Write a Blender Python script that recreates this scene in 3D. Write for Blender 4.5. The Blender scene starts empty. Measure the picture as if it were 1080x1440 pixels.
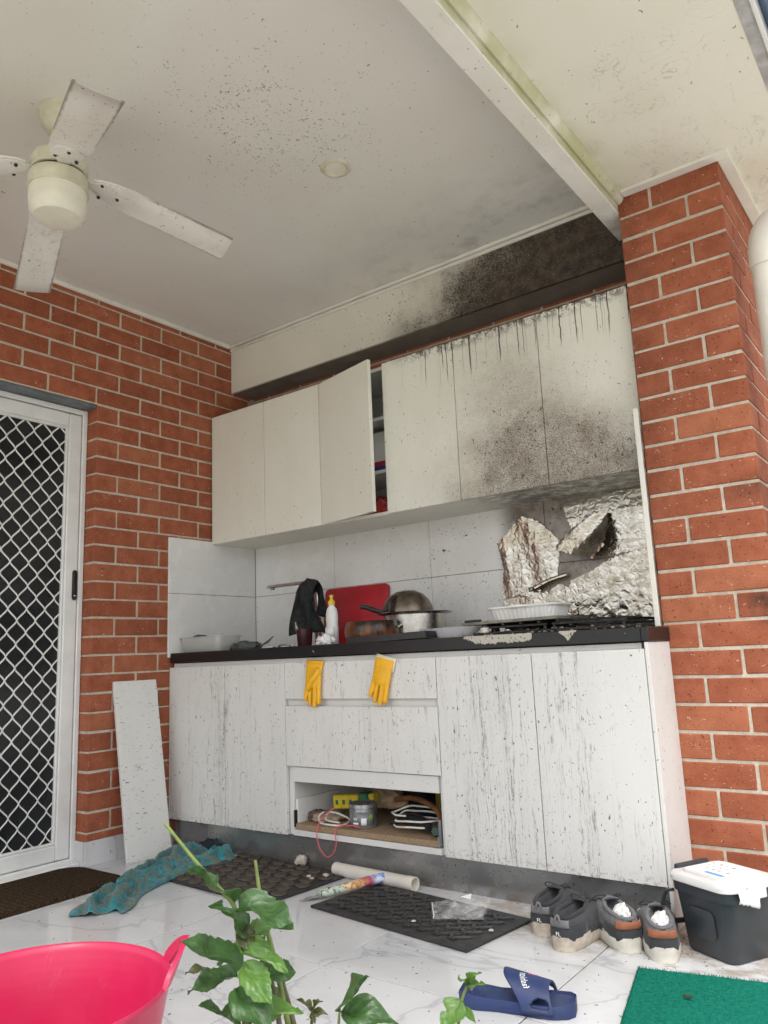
import bpy, bmesh, math, random
from mathutils import Vector, Matrix, noise as mnoise
R = math.radians
sc = bpy.context.scene
col = sc.collection
random.seed(7)

# ------------------------------------------------------------------ camera
cd = bpy.data.cameras.new('camera'); cam = bpy.data.objects.new('camera', cd); col.objects.link(cam)
CYAW, CPIT, CROL = 0.63905, 0.1842, -0.04257
_f = Vector((-math.sin(CYAW)*math.cos(CPIT), math.cos(CYAW)*math.cos(CPIT), math.sin(CPIT)))
_r = Vector((math.cos(CYAW), math.sin(CYAW), 0)); _u = _r.cross(_f)
_r2 = math.cos(CROL)*_r + math.sin(CROL)*_u; _u2 = -math.sin(CROL)*_r + math.cos(CROL)*_u
cam.matrix_world = Matrix(((_r2.x, _u2.x, -_f.x, 3.12049), (_r2.y, _u2.y, -_f.y, -2.41132), (_r2.z, _u2.z, -_f.z, 0.8121), (0, 0, 0, 1)))
cd.lens = 1092.317*36/1440; cd.sensor_width = 36; cd.clip_start = .05; cd.clip_end = 400
sc.camera = cam

# ------------------------------------------------------------------ world, sun, exposure
SUN_EL, SUN_AZ = R(62), R(148)          # azimuth measured from +Y clockwise (towards +X)
w = bpy.data.worlds.new('World'); sc.world = w; w.use_nodes = True
nt = w.node_tree; bg = nt.nodes['Background']
sky = nt.nodes.new('ShaderNodeTexSky'); sky.sky_type = 'NISHITA'; sky.sun_disc = False
sky.sun_elevation = SUN_EL; sky.sun_rotation = SUN_AZ; sky.dust_density = 4; sky.air_density = 1.0
hs = nt.nodes.new('ShaderNodeHueSaturation'); hs.inputs['Saturation'].default_value = .22
nt.links.new(sky.outputs[0], hs.inputs['Color']); nt.links.new(hs.outputs[0], bg.inputs['Color'])
bg.inputs['Strength'].default_value = .15
sd = bpy.data.lights.new('sun', 'SUN'); sd.energy = 1.1; sd.angle = R(35); sd.color = (1, .965, .9)
so = bpy.data.objects.new('sun', sd); col.objects.link(so)
_sd = Vector((math.sin(SUN_AZ)*math.cos(SUN_EL), math.cos(SUN_AZ)*math.cos(SUN_EL), math.sin(SUN_EL)))
so.rotation_euler = _sd.to_track_quat('Z', 'Y').to_euler(); so.location = (6, -6, 8)
sc.view_settings.view_transform = 'Standard'; sc.view_settings.look = 'None'
sc.view_settings.gamma = 1; sc.view_settings.use_curve_mapping = False
sc.view_settings.exposure = 1.2
sc.cycles.max_bounces = 8; sc.cycles.diffuse_bounces = 5; sc.cycles.transparent_max_bounces = 12

# ------------------------------------------------------------------ material helper
class V:
    def __init__(s, m, k): s.m, s.k = m, k
    def _o(s, op, o, rev=False):
        a, b = (o, s) if rev else (s, o)
        return s.m.math(op, a, b)
    def __add__(s, o): return s._o('ADD', o)
    __radd__ = __add__
    def __sub__(s, o): return s._o('SUBTRACT', o)
    def __rsub__(s, o): return s._o('SUBTRACT', o, True)
    def __mul__(s, o): return s._o('MULTIPLY', o)
    __rmul__ = __mul__
    def __truediv__(s, o): return s._o('DIVIDE', o)
    def __gt__(s, o): return s._o('GREATER_THAN', o)
    def __lt__(s, o): return s._o('LESS_THAN', o)

class Mat:
    def __init__(s, name):
        s.mat = bpy.data.materials.new(name); s.mat.use_nodes = True
        s.nt = s.mat.node_tree; s.b = s.nt.nodes['Principled BSDF']
    def n(s, t): return s.nt.nodes.new(t)
    def put(s, inp, v):
        if isinstance(v, V): s.nt.links.new(v.k, inp)
        elif v is not None:
            if isinstance(v, (tuple, list)) and len(v) == 3 and len(inp.default_value) == 4: v = (*v, 1)
            inp.default_value = v
    def math(s, op, a, b=0, c=None):
        n = s.n('ShaderNodeMath'); n.operation = op
        s.put(n.inputs[0], a); s.put(n.inputs[1], b)
        if c is not None: s.put(n.inputs[2], c)
        return V(s, n.outputs[0])
    def pos(s): return V(s, s.n('ShaderNodeNewGeometry').outputs['Position'])
    def obj(s): return V(s, s.n('ShaderNodeTexCoord').outputs['Object'])
    def rnd(s): return V(s, s.n('ShaderNodeObjectInfo').outputs['Random'])
    def nrm(s): return V(s, s.n('ShaderNodeNewGeometry').outputs['Normal'])
    def sep(s, v):
        n = s.n('ShaderNodeSeparateXYZ'); s.put(n.inputs[0], v); return [V(s, o) for o in n.outputs]
    def vec(s, x, y, z):
        n = s.n('ShaderNodeCombineXYZ')
        for i, q in enumerate((x, y, z)): s.put(n.inputs[i], q)
        return V(s, n.outputs[0])
    def vm(s, op, a, b):
        n = s.n('ShaderNodeVectorMath'); n.operation = op; s.put(n.inputs[0], a); s.put(n.inputs[1], b); return V(s, n.outputs[0])
    def scl(s, v, t): return s.vm('MULTIPLY', v, t)
    def noise(s, v, scale, detail=3, rough=.55, dist=0, color=False):
        n = s.n('ShaderNodeTexNoise'); s.put(n.inputs['Vector'], v); s.put(n.inputs['Scale'], scale)
        n.inputs['Detail'].default_value = detail; n.inputs['Roughness'].default_value = rough; n.inputs['Distortion'].default_value = dist
        return V(s, n.outputs['Color' if color else 'Fac'])
    def vor(s, v, scale, feat='F1', dim='3D'):
        n = s.n('ShaderNodeTexVoronoi'); n.feature = feat; n.voronoi_dimensions = dim
        s.put(n.inputs['Vector'], v); s.put(n.inputs['Scale'], scale)
        return V(s, n.outputs['Distance']), (V(s, n.outputs['Color']) if feat != 'DISTANCE_TO_EDGE' else None)
    def ss(s, x, a, b, lo=0., hi=1.):
        n = s.n('ShaderNodeMapRange'); n.interpolation_type = 'SMOOTHSTEP'
        s.put(n.inputs[0], x); s.put(n.inputs[1], a); s.put(n.inputs[2], b); s.put(n.inputs[3], lo); s.put(n.inputs[4], hi)
        return V(s, n.outputs[0])
    def gauss(s, x, c, wd):
        d = (x - c)/wd; return s.math('EXPONENT', d*d*-1.0)
    def mix(s, f, a, b):
        n = s.n('ShaderNodeMix'); n.data_type = 'RGBA'; n.clamp_factor = True
        s.put(n.inputs[0], f); s.put(n.inputs[6], a); s.put(n.inputs[7], b); return V(s, n.outputs[2])
    def specks(s, v, scale, density, size=.3, warp=.25):
        """irregular flecks: only the peaks of a fine noise, more of them where density is higher"""
        n = s.noise(v, scale*1.25, 2, .62, .5)
        thr = .735 - .235*s.math('POWER', density, .5) if isinstance(density, V) else .735 - .235*density**.5
        thr = thr - s.ss(s.noise(v, scale*.16, 2), .35, .7, -.035, .035)
        return s.ss(n, thr, thr + .022)
    def clamp(s, x): return s.math('MINIMUM', s.math('MAXIMUM', x, 0.), 1.)
    def out(s, base, rough=.6, metal=0, bump=None, spec=None, trans=None, alpha=None, ior=None, sss=None, coat=None, sheen=None):
        b = s.b.inputs
        s.put(b['Base Color'], base); s.put(b['Roughness'], rough); s.put(b['Metallic'], metal)
        if spec is not None: s.put(b['Specular IOR Level'], spec)
        if trans is not None: s.put(b['Transmission Weight'], trans)
        if alpha is not None: s.put(b['Alpha'], alpha)
        if ior is not None: s.put(b['IOR'], ior)
        if coat is not None: s.put(b['Coat Weight'], coat)
        if sheen is not None: s.put(b['Sheen Weight'], sheen)
        if sss is not None: s.put(b['Subsurface Weight'], sss); b['Subsurface Radius'].default_value = (.004, .003, .002)
        if bump:
            n = s.n('ShaderNodeBump'); s.put(n.inputs['Height'], bump[0]); n.inputs['Strength'].default_value = bump[1]; n.inputs['Distance'].default_value = bump[2]
            s.nt.links.new(n.outputs[0], b['Normal'])
        return s.mat

def simple(name, c, rough=.5, metal=0, var=.12, scale=30, bump=.0, dirt=.0, dirtc=(.08, .07, .06), **k):
    """plain colour broken up by noise, a little grime and fine relief"""
    m = Mat(name); p = m.obj(); n = m.noise(p, scale, 4)
    c2 = tuple(x*(1-var) for x in c); c3 = tuple(min(1, x*(1+var)) for x in c)
    base = m.mix(m.ss(n, .3, .7), c2, c3)
    if dirt: base = m.mix(m.ss(m.noise(p, scale*.35, 5, .65), .5, .78)*dirt, base, dirtc)
    rr = m.ss(m.noise(p, scale*.6, 3), .3, .7, max(0, rough*.8), min(1, rough*1.2))
    return m.out(base, rr, metal, (m.noise(p, scale*4, 3), bump, .002) if bump else None, **k)

# ---- dirty white paints
def mat_ceiling():
    m = Mat('ceiling_paint'); p = m.pos(); x, y, z = m.sep(p)
    base = m.mix(m.ss(m.noise(p, 1.3, 3), .3, .7), (.68, .67, .615), (.74, .73, .685))
    cl = m.gauss(x, 1.48, .26)*m.gauss(y, -.76, .30)
    sp = m.specks(p, 92, cl*.26 + .0006)
    sp2 = m.specks(m.scl(p, (1.6, 1, 1)), 34, cl*.03 + .0008)
    hair = m.ss(m.math('ABSOLUTE', m.noise(p, 9, 2, .5, 1.5) - .5), .006, .0)*m.ss(m.noise(p, 2.7, 3), .58, .72)
    edge = m.ss(y, -.25, .40)*m.ss(x, .3, 2.0)*m.ss(m.noise(p, 7, 4, .7), .42, .75)
    base = m.mix(hair*.28, base, (.16, .14, .12))
    base = m.mix(edge*.5, base, (.2, .18, .15))
    base = m.mix(m.ss(m.noise(p, 3.3, 4, .65), .62, .85)*.16, base, (.42, .37, .28))
    base = m.mix(m.clamp(sp + sp2)*.70, base, (.085, .062, .045))
    return m.out(base, .65, bump=(m.noise(p, 160, 2), .05, .002))
def mat_soffit():
    m = Mat('soffit_paint'); p = m.pos(); x, y, z = m.sep(p)
    base = m.mix(m.ss(m.noise(p, 1.6, 3), .35, .65), (.70, .69, .58), (.77, .76, .67))
    sp = m.specks(m.scl(p, (1.5, 1, 1)), 34, .003)
    hair = m.ss(m.math('ABSOLUTE', m.noise(p, 8, 3, .5, 2.0) - .5), .009, .0)*m.ss(m.noise(p, 2.1, 3), .52, .66)
    near = m.ss(y, -.35, .2)*m.ss(m.noise(m.scl(p, (2, 1, 1)), 11, 5, .7, 1), .52, .72)
    base = m.mix(hair*.4, base, (.2, .19, .15)); base = m.mix(near*.4, base, (.22, .21, .16))
    alg = m.ss(x, 2.40, 2.30)*m.ss(m.noise(p, 5, 3), .35, .7)
    base = m.mix(alg*.45, base, (.40, .40, .22)); base = m.mix(sp*.85, base, (.06, .05, .04))
    return m.out(base, .6)
def mat_beam():
    m = Mat('beam_paint'); p = m.pos(); x, y, z = m.sep(p); nx, ny, nz = m.sep(m.nrm())
    base = m.mix(m.ss(m.noise(p, 4, 3), .35, .7), (.70, .69, .63), (.78, .77, .73))
    side = m.ss(z, 2.370, 2.372)*m.ss(x, 2.28, 2.29)
    base = m.mix(side*m.ss(m.noise(p, 6, 4), .2, .62)*.85, base, (.40, .40, .20))
    drk = m.ss(m.noise(m.scl(p, (3, 1, 3)), 16, 4, .7, 1.2), .6, .74)*.3
    base = m.mix(drk, base, (.16, .15, .11))
    base = m.mix(m.specks(p, 60, .012), base, (.06, .05, .04))
    soot = m.ss(y, .0, .3)*m.ss(z, 2.42, 2.34)*m.ss(m.noise(p, 14, 4, .7), .35, .7)
    base = m.mix(soot*.45, base, (.1, .09, .08))
    return m.out(base, .55)
def mat_bulkhead():
    m = Mat('bulkhead_paint'); p = m.pos(); x, y, z = m.sep(p)
    base = m.mix(m.ss(m.noise(p, 2, 3), .3, .7), (.66, .645, .56), (.73, .71, .635))
    wob = m.noise(p, 4, 5, .65)
    s = m.ss(x + (wob - .5)*.9 - (z - 2.42)*.9, 0.88, 2.0)
    grain = m.noise(p, 150, 4, .75)
    soot = m.clamp(m.ss(grain, .72 - .50*s, .90 - .42*s)*m.ss(s, 0, .35))
    film = m.ss(s, .0, .8)*.80
    band = m.ss(z, 2.540, 2.520)
    cloud = m.noise(p, 17, 5, .7)
    dk = m.mix(m.ss(cloud, .35, .7), (.020, .014, .009), (.085, .060, .038))
    base = m.mix(film*band, base, m.mix(m.ss(cloud, .4, .65), (.06, .045, .03), (.15, .115, .08)))
    base = m.mix(soot*band, base, dk)
    base = m.mix(m.specks(p, 70, m.ss(x, .5, 1.3, .005, .14))*.8*band, base, (.10, .07, .05))
    return m.out(base, .7, bump=(m.noise(p, 120, 3), .12, .003))
def mat_door(kind):
    m = Mat('cabinet_white_' + kind); p = m.pos(); x, y, z = m.sep(p)
    tint = m.rnd()
    base = m.mix(m.ss(m.noise(m.scl(p, (5, 5, 1.6)), 1.5, 3), .3, .7), *(((.665, .66, .635), (.70, .695, .67)) if kind in ('base', 'board', 'carcass') else ((.73, .72, .63), (.76, .75, .67))))
    if kind == 'upper':
        wz = (m.noise(p, 3.2, 4, .6) - .5)*.35
        c1 = m.gauss(x + wz, 1.86, .27)*m.gauss(z - wz*.6, 1.47, .36)
        c2 = m.gauss(x, 1.72, .22)*m.gauss(z, 1.85, .40)*.32
        c3 = m.ss(x, .95, 1.8)*m.ss(z, 1.80, 1.42)*.36
        c4 = m.gauss(x, 2.15, .24)*m.gauss(z, 1.43, .22)*.55
        d = m.clamp(c1 + c2 + c3 + c4)
        dots = m.specks(p, 200, d*.50 + m.ss(x, .9, 1.4, .0, .012))
        dots2 = m.specks(m.scl(p, (1, 1, .6)), 80, d*.10 + m.ss(x, .7, 1.5, .002, .016))
        film = m.ss(m.noise(p, 5, 6, .7), .0, .8)*d*.92
        mott = m.ss(m.noise(p, 260, 3, .7), .64 - .22*d, .76 - .16*d)*d
        base = m.mix(film, base, (.20, .145, .095))
        base = m.mix(m.clamp(dots*.50 + dots2*.85 + mott*.60), base, (.050, .034, .021))
        wx = x + (m.noise(m.vec(x*3, 0, z*5), 3, 3) - .5)*.014
        ln = m.noise(m.vec(wx*95, 0, 0), 1, 2, .6)
        lng = m.noise(m.vec(x*38, 3.3, 0), 1, 2)
        dr = m.ss(ln, .56, .61)*m.ss(z, 2.13 - .38*lng, 2.20 - .38*lng)*m.ss(m.noise(m.vec(x*50, 0, z*30), 1, 3), .2, .5, .45, 1.)*m.ss(x, 1.2, 1.45)
        top = m.ss(z, 2.050, 2.104)*m.ss(m.noise(p, 45, 4, .7), .40, .58)*m.ss(x, 1.15, 1.4)
        base = m.mix(m.clamp(dr*.92 + top*.85), base, (.022, .016, .011))
        bot = m.ss(z, 1.50, 1.42)*m.ss(m.noise(m.scl(p, (30, 1, 3)), 3, 3), .66, .75)*.5
        base = m.mix(bot, base, (.12, .1, .08))
    elif kind == 'base':
        dn = m.clamp(m.gauss(x, 1.75, .10) + m.gauss(x, 2.03, .10)*.5 + m.gauss(x, .36, .07)*.55 + m.gauss(x, 1.25, .34)*.36 + m.ss(x, .95, .55)*.16 + .34)
        wx = x + (m.noise(m.vec(x*4, 0, z*6), 2, 4, .6) - .5)*.026
        dr = 0.
        for q_, (fx, off) in enumerate(((62, 0.), (41, 7.7), (95, 3.1))):
            ln = m.noise(m.vec(wx*fx + off, 0, z*1.1 + off), 1, 2, .5)
            rid = m.ss(m.math('ABSOLUTE', ln - .5), .030, .006)
            brk = m.ss(m.noise(m.vec(wx*22 + off, 0, z*2.6), 1, 3, .6), .655 - .21*dn, .72 - .17*dn)
            fine = m.ss(m.noise(m.vec(x*60 + off, 0, z*26), 1, 4, .75), .40, .64, .06, 1.)
            dr = dr + rid*brk*fine*(.75 if q_ < 2 else .5)
        fade = m.ss(m.noise(m.vec(wx*26, 5, z*.6), 1, 2), .64 - .08*dn, .76 - .1*dn)*.10
        dots = m.specks(m.scl(p, (1, 1, .6)), 75, dn*.09 + .010)
        thin = m.specks(m.vec(wx*2.4, y, z*.45), 62, dn*.075)
        smal = m.specks(p, 170, dn*.10)*.6
        base = m.mix(fade, base, (.30, .285, .25))
        base = m.mix(m.clamp(dr)*.85, base, (.085, .075, .06))
        base = m.mix(m.clamp(dots + thin + smal)*.85, base, (.055, .048, .04))
        lw = m.ss(z, .16, .118)*m.ss(m.noise(p, 70, 4, .7), .5, .62)
        base = m.mix(lw*.6, base, (.1, .08, .06))
    elif kind == 'board':
        q = m.obj()
        a = m.specks(m.scl(q, (1, .40, 1.8)), 62, .12)
        b = m.ss(m.math('ABSOLUTE', m.noise(m.scl(q, (1, 1, 5)), 5, 3, .6, .6) - .5), .012, .0)*m.ss(m.noise(q, 9, 3), .48, .62)
        base = m.mix(b*.45, base, (.25, .24, .22)); base = m.mix(a*.75, base, (.1, .09, .08))
        base = m.mix(m.ss(m.noise(q, 14, 5, .7), .62, .78)*.22, base, (.25, .22, .18))
    else:
        base = m.mix(m.specks(p, 70, m.ss(x, 1.0, 2.0, .006, .06), .26)*.85, base, (.07, .06, .05))
        base = m.mix(m.ss(m.noise(p, 12, 5, .7), .55, .8)*.22, base, (.32, .28, .22))
        if kind == 'under': base = m.mix(m.ss(x, 1.45, 1.75)*m.ss(m.noise(p, 25, 5, .7), .33, .62)*.8, base, (.03, .025, .02))
    return m.out(base, m.ss(m.noise(p, 20, 3), .3, .7, .32, .5), bump=(m.noise(p, 90, 3), .04, .002))
def mat_brick(name, dark, light):
    m = Mat(name); p = m.pos(); r = m.rnd()
    base = m.mix(m.ss(m.noise(p, 14, 5, .6), .3, .7), dark, light)
    base = m.mix(m.ss(r, .35, 1, 0, .34), base, tuple(c*.66 for c in dark)); base = m.mix(m.ss(r, .30, 0, 0, .30), base, (.46, .19, .10))
    x, y, z = m.sep(p); sm = m.clamp(m.gauss(x, 2.615, .05)*m.gauss(z, .915, .05)*1.4 + m.gauss(x, 2.60, .09)*m.gauss(z, 1.29, .05)*.6 + m.gauss(x, 2.32, .06)*m.ss(z, .9, 1.5)*.35)*m.ss(y, .3, .2)*m.ss(x, 2.2, 2.25)*m.ss(m.noise(p, 12, 4, .7), .2, .7)
    base = m.mix(sm, base, (.05, .028, .02))
    base = m.mix(m.ss(m.noise(m.scl(p, (1, 1, 1)), 5, 4, .7), .56, .78)*.35, base, tuple(c*.45 for c in dark))
    base = m.mix(m.specks(p, 115, .15)*.7, base, (.035, .015, .010))
    base = m.mix(m.specks(m.vm('ADD', m.scl(p, (1, 1, 1.6)), (7.3, 2.1, 4.4)), 66, .014)*.8, base, (.62, .53, .43))
    return m.out(base, .82, bump=(m.noise(p, 130, 5, .7), .45, .004), spec=.25)
def mat_mortar():
    m = Mat('mortar'); p = m.pos()
    base = m.mix(m.ss(m.noise(p, 40, 5, .7), .3, .7), (.44, .39, .31), (.60, .54, .445))
    base = m.mix(m.ss(m.noise(p, 6, 3), .55, .8)*.3, base, (.2, .16, .12))
    return m.out(base, .95, bump=(m.noise(p, 180, 4, .7), .5, .004), spec=.1)
def mat_floor():
    m = Mat('marble_floor_tile'); p = m.pos(); r = m.rnd(); x, y, z = m.sep(p)
    q = m.vm('ADD', p, m.vec(r*3.7, r*-2.1, r*5.3))
    q2 = m.scl(q, (1.0, 1.6, 1))
    base = m.mix(m.ss(m.noise(q2, 1.6, 4, .6, .6), .35, .72), (.62, .625, .63), (.53, .54, .55))
    v1 = m.ss(m.math('ABSOLUTE', m.noise(q2, .75, 5, .5, .7) - .5), .0075, .0)
    v2 = m.ss(m.math('ABSOLUTE', m.noise(q2, 1.7, 4, .55, 1.0) - .47), .010, .0)*m.ss(m.noise(q, 1.3, 2), .5, .65)
    soft = m.ss(m.math('ABSOLUTE', m.noise(q2, .75, 5, .5, .7) - .5), .06, .0)*.16
    base = m.mix(soft, base, (.42, .43, .46)); base = m.mix(v1*.40, base, (.27, .275, .30)); base = m.mix(v2*.18, base, (.33, .34, .36))
    near = m.ss(y, -.55, .03)*m.ss(x, 1.2, 1.95)
    g = m.ss(m.noise(m.scl(p, (1, 1.4, 1)), 9, 5, .7), .60 - .28*near, .82 - .25*near)
    base = m.mix(g*m.clamp(near*1.2 + .22)*.72, base, (.27, .20, .13))
    base = m.mix(m.specks(p, 60, near*.06 + .007), base, (.08, .065, .05))
    rg = m.clamp(m.ss(m.noise(p, 5, 4), .35, .75, .06, .20) + near*.18)
    return m.out(base, rg, bump=(m.noise(p, 3, 2), .02, .01))
def mat_splash():
    m = Mat('white_wall_tile'); p = m.pos(); x, y, z = m.sep(p)
    base = m.mix(m.ss(m.noise(p, 2.5, 3), .3, .7), (.70, .70, .685), (.76, .76, .75))
    dn = m.ss(x, .5, 1.5)
    base = m.mix(m.ss(m.noise(p, 6, 5, .7), .5, .85)*.12, base, (.34, .32, .29))
    base = m.mix(m.clamp(m.specks(p, 85, dn*.06 + .002) + m.specks(p, 38, dn*.022 + .001))*.9, base, (.05, .042, .035))
    bare = m.ss(x, 1.50, 1.62)
    gr = bare*m.ss(m.noise(m.scl(p, (1.5, 1, 1)), 7, 5, .65, .6), .10, .50)
    base = m.mix(gr*.85, base, m.mix(m.ss(m.noise(p, 20, 4), .3, .7), (.10, .07, .045), (.25, .20, .145)))
    base = m.mix(bare*m.specks(p, 75, .12), base, (.03, .022, .018))
    return m.out(base, m.ss(m.noise(p, 8, 3), .3, .7, .16, .32))
def mat_counter():
    m = Mat('black_countertop'); p = m.pos(); x, y, z = m.sep(p)
    base = m.mix(m.specks(p, 190, .12)*.6, (.010, .010, .011), (.06, .06, .06))
    nz = (m.noise(p, 22, 5, .75) - .5)*.11; nz2 = (m.noise(p, 60, 4, .7) - .5)*.030
    a = m.ss(m.math('ABSOLUTE', x - 1.80 + nz) + m.ss(z, .866, .832)*.035, .126, .122)*m.ss(z + nz2, .842, .844)*m.ss(y, .03, .02)
    b = m.ss(m.math('ABSOLUTE', x - 2.055 + nz*.35) + (.871 - z)*.9 + nz2*.6, .032, .029)*m.ss(y, .03, .02)
    chip = m.clamp(a + b)
    chc = m.mix(m.specks(p, 110, .28), (.46, .43, .37), (.05, .04, .03))
    base = m.mix(chip, base, chc)
    base = m.mix(m.specks(m.scl(p, (1, 1, 1.1)), 46, .003)*(1 - chip), base, (.55, .54, .5))
    return m.out(base, m.ss(chip + m.noise(p, 14, 3)*.3, 0, 1, .28, .8))
def mat_kick():
    m = Mat('grey_kickboard'); p = m.pos(); x, y, z = m.sep(p)
    base = m.mix(m.ss(m.noise(m.scl(p, (1, 1, 1)), 3, 4, .6), .3, .7), (.33, .33, .328), (.37, .37, .366))
    base = m.mix(m.specks(p, 75, m.ss(x, .9, 2, .006, .06)), base, (.03, .028, .025))
    base = m.mix(m.ss(z, .05, .0)*m.ss(m.noise(p, 18, 4), .35, .6)*.55, base, (.13, .09, .06))
    return m.out(base, m.ss(m.noise(p, 12, 3), .3, .7, .20, .32), .75)
def mat_foil():
    m = Mat('aluminium_foil'); p = m.obj()
    base = m.mix(m.ss(m.noise(p, 13, 5, .7), .38, .74), (.55, .52, .465), (.30, .25, .18))
    base = m.mix(m.specks(p, 60, .03), base, (.04, .03, .02))
    d, c = m.vor(m.vm('ADD', p, m.scl(m.noise(p, 26, 2, color=True), (.03,)*3)), 34, 'DISTANCE_TO_EDGE')
    h = m.noise(p, 45, 3, .6, .8)*.5 + m.ss(d, 0, .30)*.6
    return m.out(base, m.ss(m.noise(p, 22, 4), .3, .7, .13, .26), 1, (h, .26, .004))
def mat_fan(edge=False):
    m = Mat('fan_blade_enamel' if edge else 'fan_enamel'); p = m.pos()
    base = m.mix(m.ss(m.noise(p, 7, 3), .3, .7), (.68, .66, .60), (.76, .745, .70))
    crack = m.ss(m.math('ABSOLUTE', m.noise(p, 9, 4, .6, 1.6) - .5), .012, .0)*m.ss(m.noise(p, 5, 2), .45, .6)
    base = m.mix(crack*.5, base, (.2, .17, .12))
    base = m.mix(m.ss(m.noise(p, 13, 5, .7), .55, .8)*.4, base, (.40, .36, .27))
    if edge:
        x, y, z = m.sep(m.obj()); nn = m.noise(p, 30, 4, .7)
        e = m.ss(m.math('ABSOLUTE', y) + (nn - .5)*.012, .052, .0625)*m.ss(x, .2, .3) + m.ss(x + (nn - .5)*.03, .52, .60)*.5
        base = m.mix(m.clamp(e)*.75, base, (.13, .10, .075))
    base = m.mix(m.specks(p, 60, .012), base, (.05, .04, .03))
    return m.out(base, .45)

MT = {}
MT['ceil'] = mat_ceiling(); MT['soffit'] = mat_soffit(); MT['beam'] = mat_beam(); MT['bulk'] = mat_bulkhead()
MT['upper'] = mat_door('upper'); MT['base'] = mat_door('base'); MT['board'] = mat_door('board'); MT['carc'] = mat_door('carcass'); MT['under'] = mat_door('under')
MT['brick'] = mat_brick('red_brick', (.285, .082, .040), (.385, .125, .066)); MT['mortar'] = mat_mortar()
MT['floor'] = mat_floor(); MT['splash'] = mat_splash(); MT['counter'] = mat_counter(); MT['kick'] = mat_kick(); MT['foil'] = mat_foil(); MT['fan'] = mat_fan()
MT['cream'] = simple('cream_enamel', (.60, .575, .44), .4, var=.15, scale=12, dirt=.6, dirtc=(.2, .17, .09))
MT['globe'] = simple('frosted_glass_globe', (.74, .71, .60), .35, var=.08, scale=10, dirt=.3, dirtc=(.4, .36, .25), sss=.3)
MT['alu'] = simple('white_powdercoat', (.74, .745, .73), .35, var=.05, scale=9, dirt=.25, dirtc=(.3, .28, .25))
MT['trim'] = simple('white_trim', (.72, .70, .64), .55, var=.06, scale=8, dirt=.35, dirtc=(.3, .28, .2))
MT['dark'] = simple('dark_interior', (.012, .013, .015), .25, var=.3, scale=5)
MT['black'] = simple('black_plastic', (.018, .018, .019), .4, var=.3, scale=60, bump=.1)
MT['burnt'] = simple('burnt_iron', (.02, .018, .016), .6, var=.5, scale=60, bump=.5, dirt=.7, dirtc=(.10, .085, .07))
MT['steel'] = simple('stainless_steel', (.52, .50, .47), .24, 1, var=.15, scale=25, dirt=.35, dirtc=(.12, .09, .06))
MT['chrome'] = simple('chrome', (.62, .62, .62), .30, 1, var=.06, scale=20)
MT['grey_metal'] = simple('grey_metal', (.25, .25, .26), .4, .6, var=.2, scale=30)
MT['lintel'] = simple('galvanised_lintel', (.15, .17, .19), .5, .3, var=.2, scale=12)
MT['gutter'] = simple('blue_gutter', (.085, .15, .26), .4, var=.15, scale=5)
MT['pvc'] = simple('pvc_pipe', (.70, .66, .59), .35, var=.06, scale=8, dirt=.25, dirtc=(.35, .31, .25))
MT['paper'] = simple('white_paper', (.78, .78, .77), .8, var=.04, scale=20)

# ------------------------------------------------------------------ mesh helpers
def box(bm, x0, y0, z0, x1, y1, z1, bev=0, seg=1):
    vs = [bm.verts.new((x, y, z)) for x in (x0, x1) for y in (y0, y1) for z in (z0, z1)]
    fs = [bm.faces.new([vs[i] for i in q]) for q in ((0, 1, 3, 2), (4, 6, 7, 5), (0, 4, 5, 1), (2, 3, 7, 6), (0, 2, 6, 4), (1, 5, 7, 3))]
    if bev:
        es = list({e for f in fs for e in f.edges})
        bmesh.ops.bevel(bm, geom=es, offset=bev, segments=seg, affect='EDGES', profile=.5)
    return bm
def B(*a, **k): return box(bmesh.new(), *a, **k)
def lathe(bm, prof, c=(0, 0, 0), seg=32, sx=1, sy=1):
    rings = []
    for r, z in prof:
        if r < 1e-5: rings.append([bm.verts.new((c[0], c[1], c[2]+z))])
        else: rings.append([bm.verts.new((c[0]+r*sx*math.cos(2*math.pi*i/seg), c[1]+r*sy*math.sin(2*math.pi*i/seg), c[2]+z)) for i in range(seg)])
    for a, b in zip(rings, rings[1:]):
        for i in range(seg):
            j = (i+1) % seg
            if len(a) == 1 and len(b) == 1: continue
            if len(a) == 1: bm.faces.new((a[0], b[j], b[i]))
            elif len(b) == 1: bm.faces.new((a[i], a[j], b[0]))
            else: bm.faces.new((a[i], a[j], b[j], b[i]))
    return bm
def tube(bm, pts, r, seg=8, closed=False, flat=1.0):
    pts = [Vector(p) for p in pts]; n = len(pts); rings = []
    up = Vector((0, 0, 1)); prev = None
    for i, p in enumerate(pts):
        t = (pts[(i+1) % n] - pts[i-1]) if closed else (pts[min(i+1, n-1)] - pts[max(i-1, 0)])
        t.normalize()
        a = (up if prev is None else prev)
        a = a - t*a.dot(t)
        if a.length < 1e-4: a = Vector((1, 0, 0)) - t*t.x
        a.normalize(); prev = a; b = t.cross(a)
        rr = r[i] if isinstance(r, (list, tuple)) else r
        rings.append([bm.verts.new(p + a*rr*flat*math.cos(2*math.pi*k/seg) + b*rr*math.sin(2*math.pi*k/seg)) for k in range(seg)])
    m = n if closed else n-1
    for i in range(m):
        A, C = rings[i], rings[(i+1) % n]
        for k in range(seg): bm.faces.new((A[k], A[(k+1) % seg], C[(k+1) % seg], C[k]))
    if not closed:
        bm.faces.new(rings[0][::-1]); bm.faces.new(rings[-1])
    return bm
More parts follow.
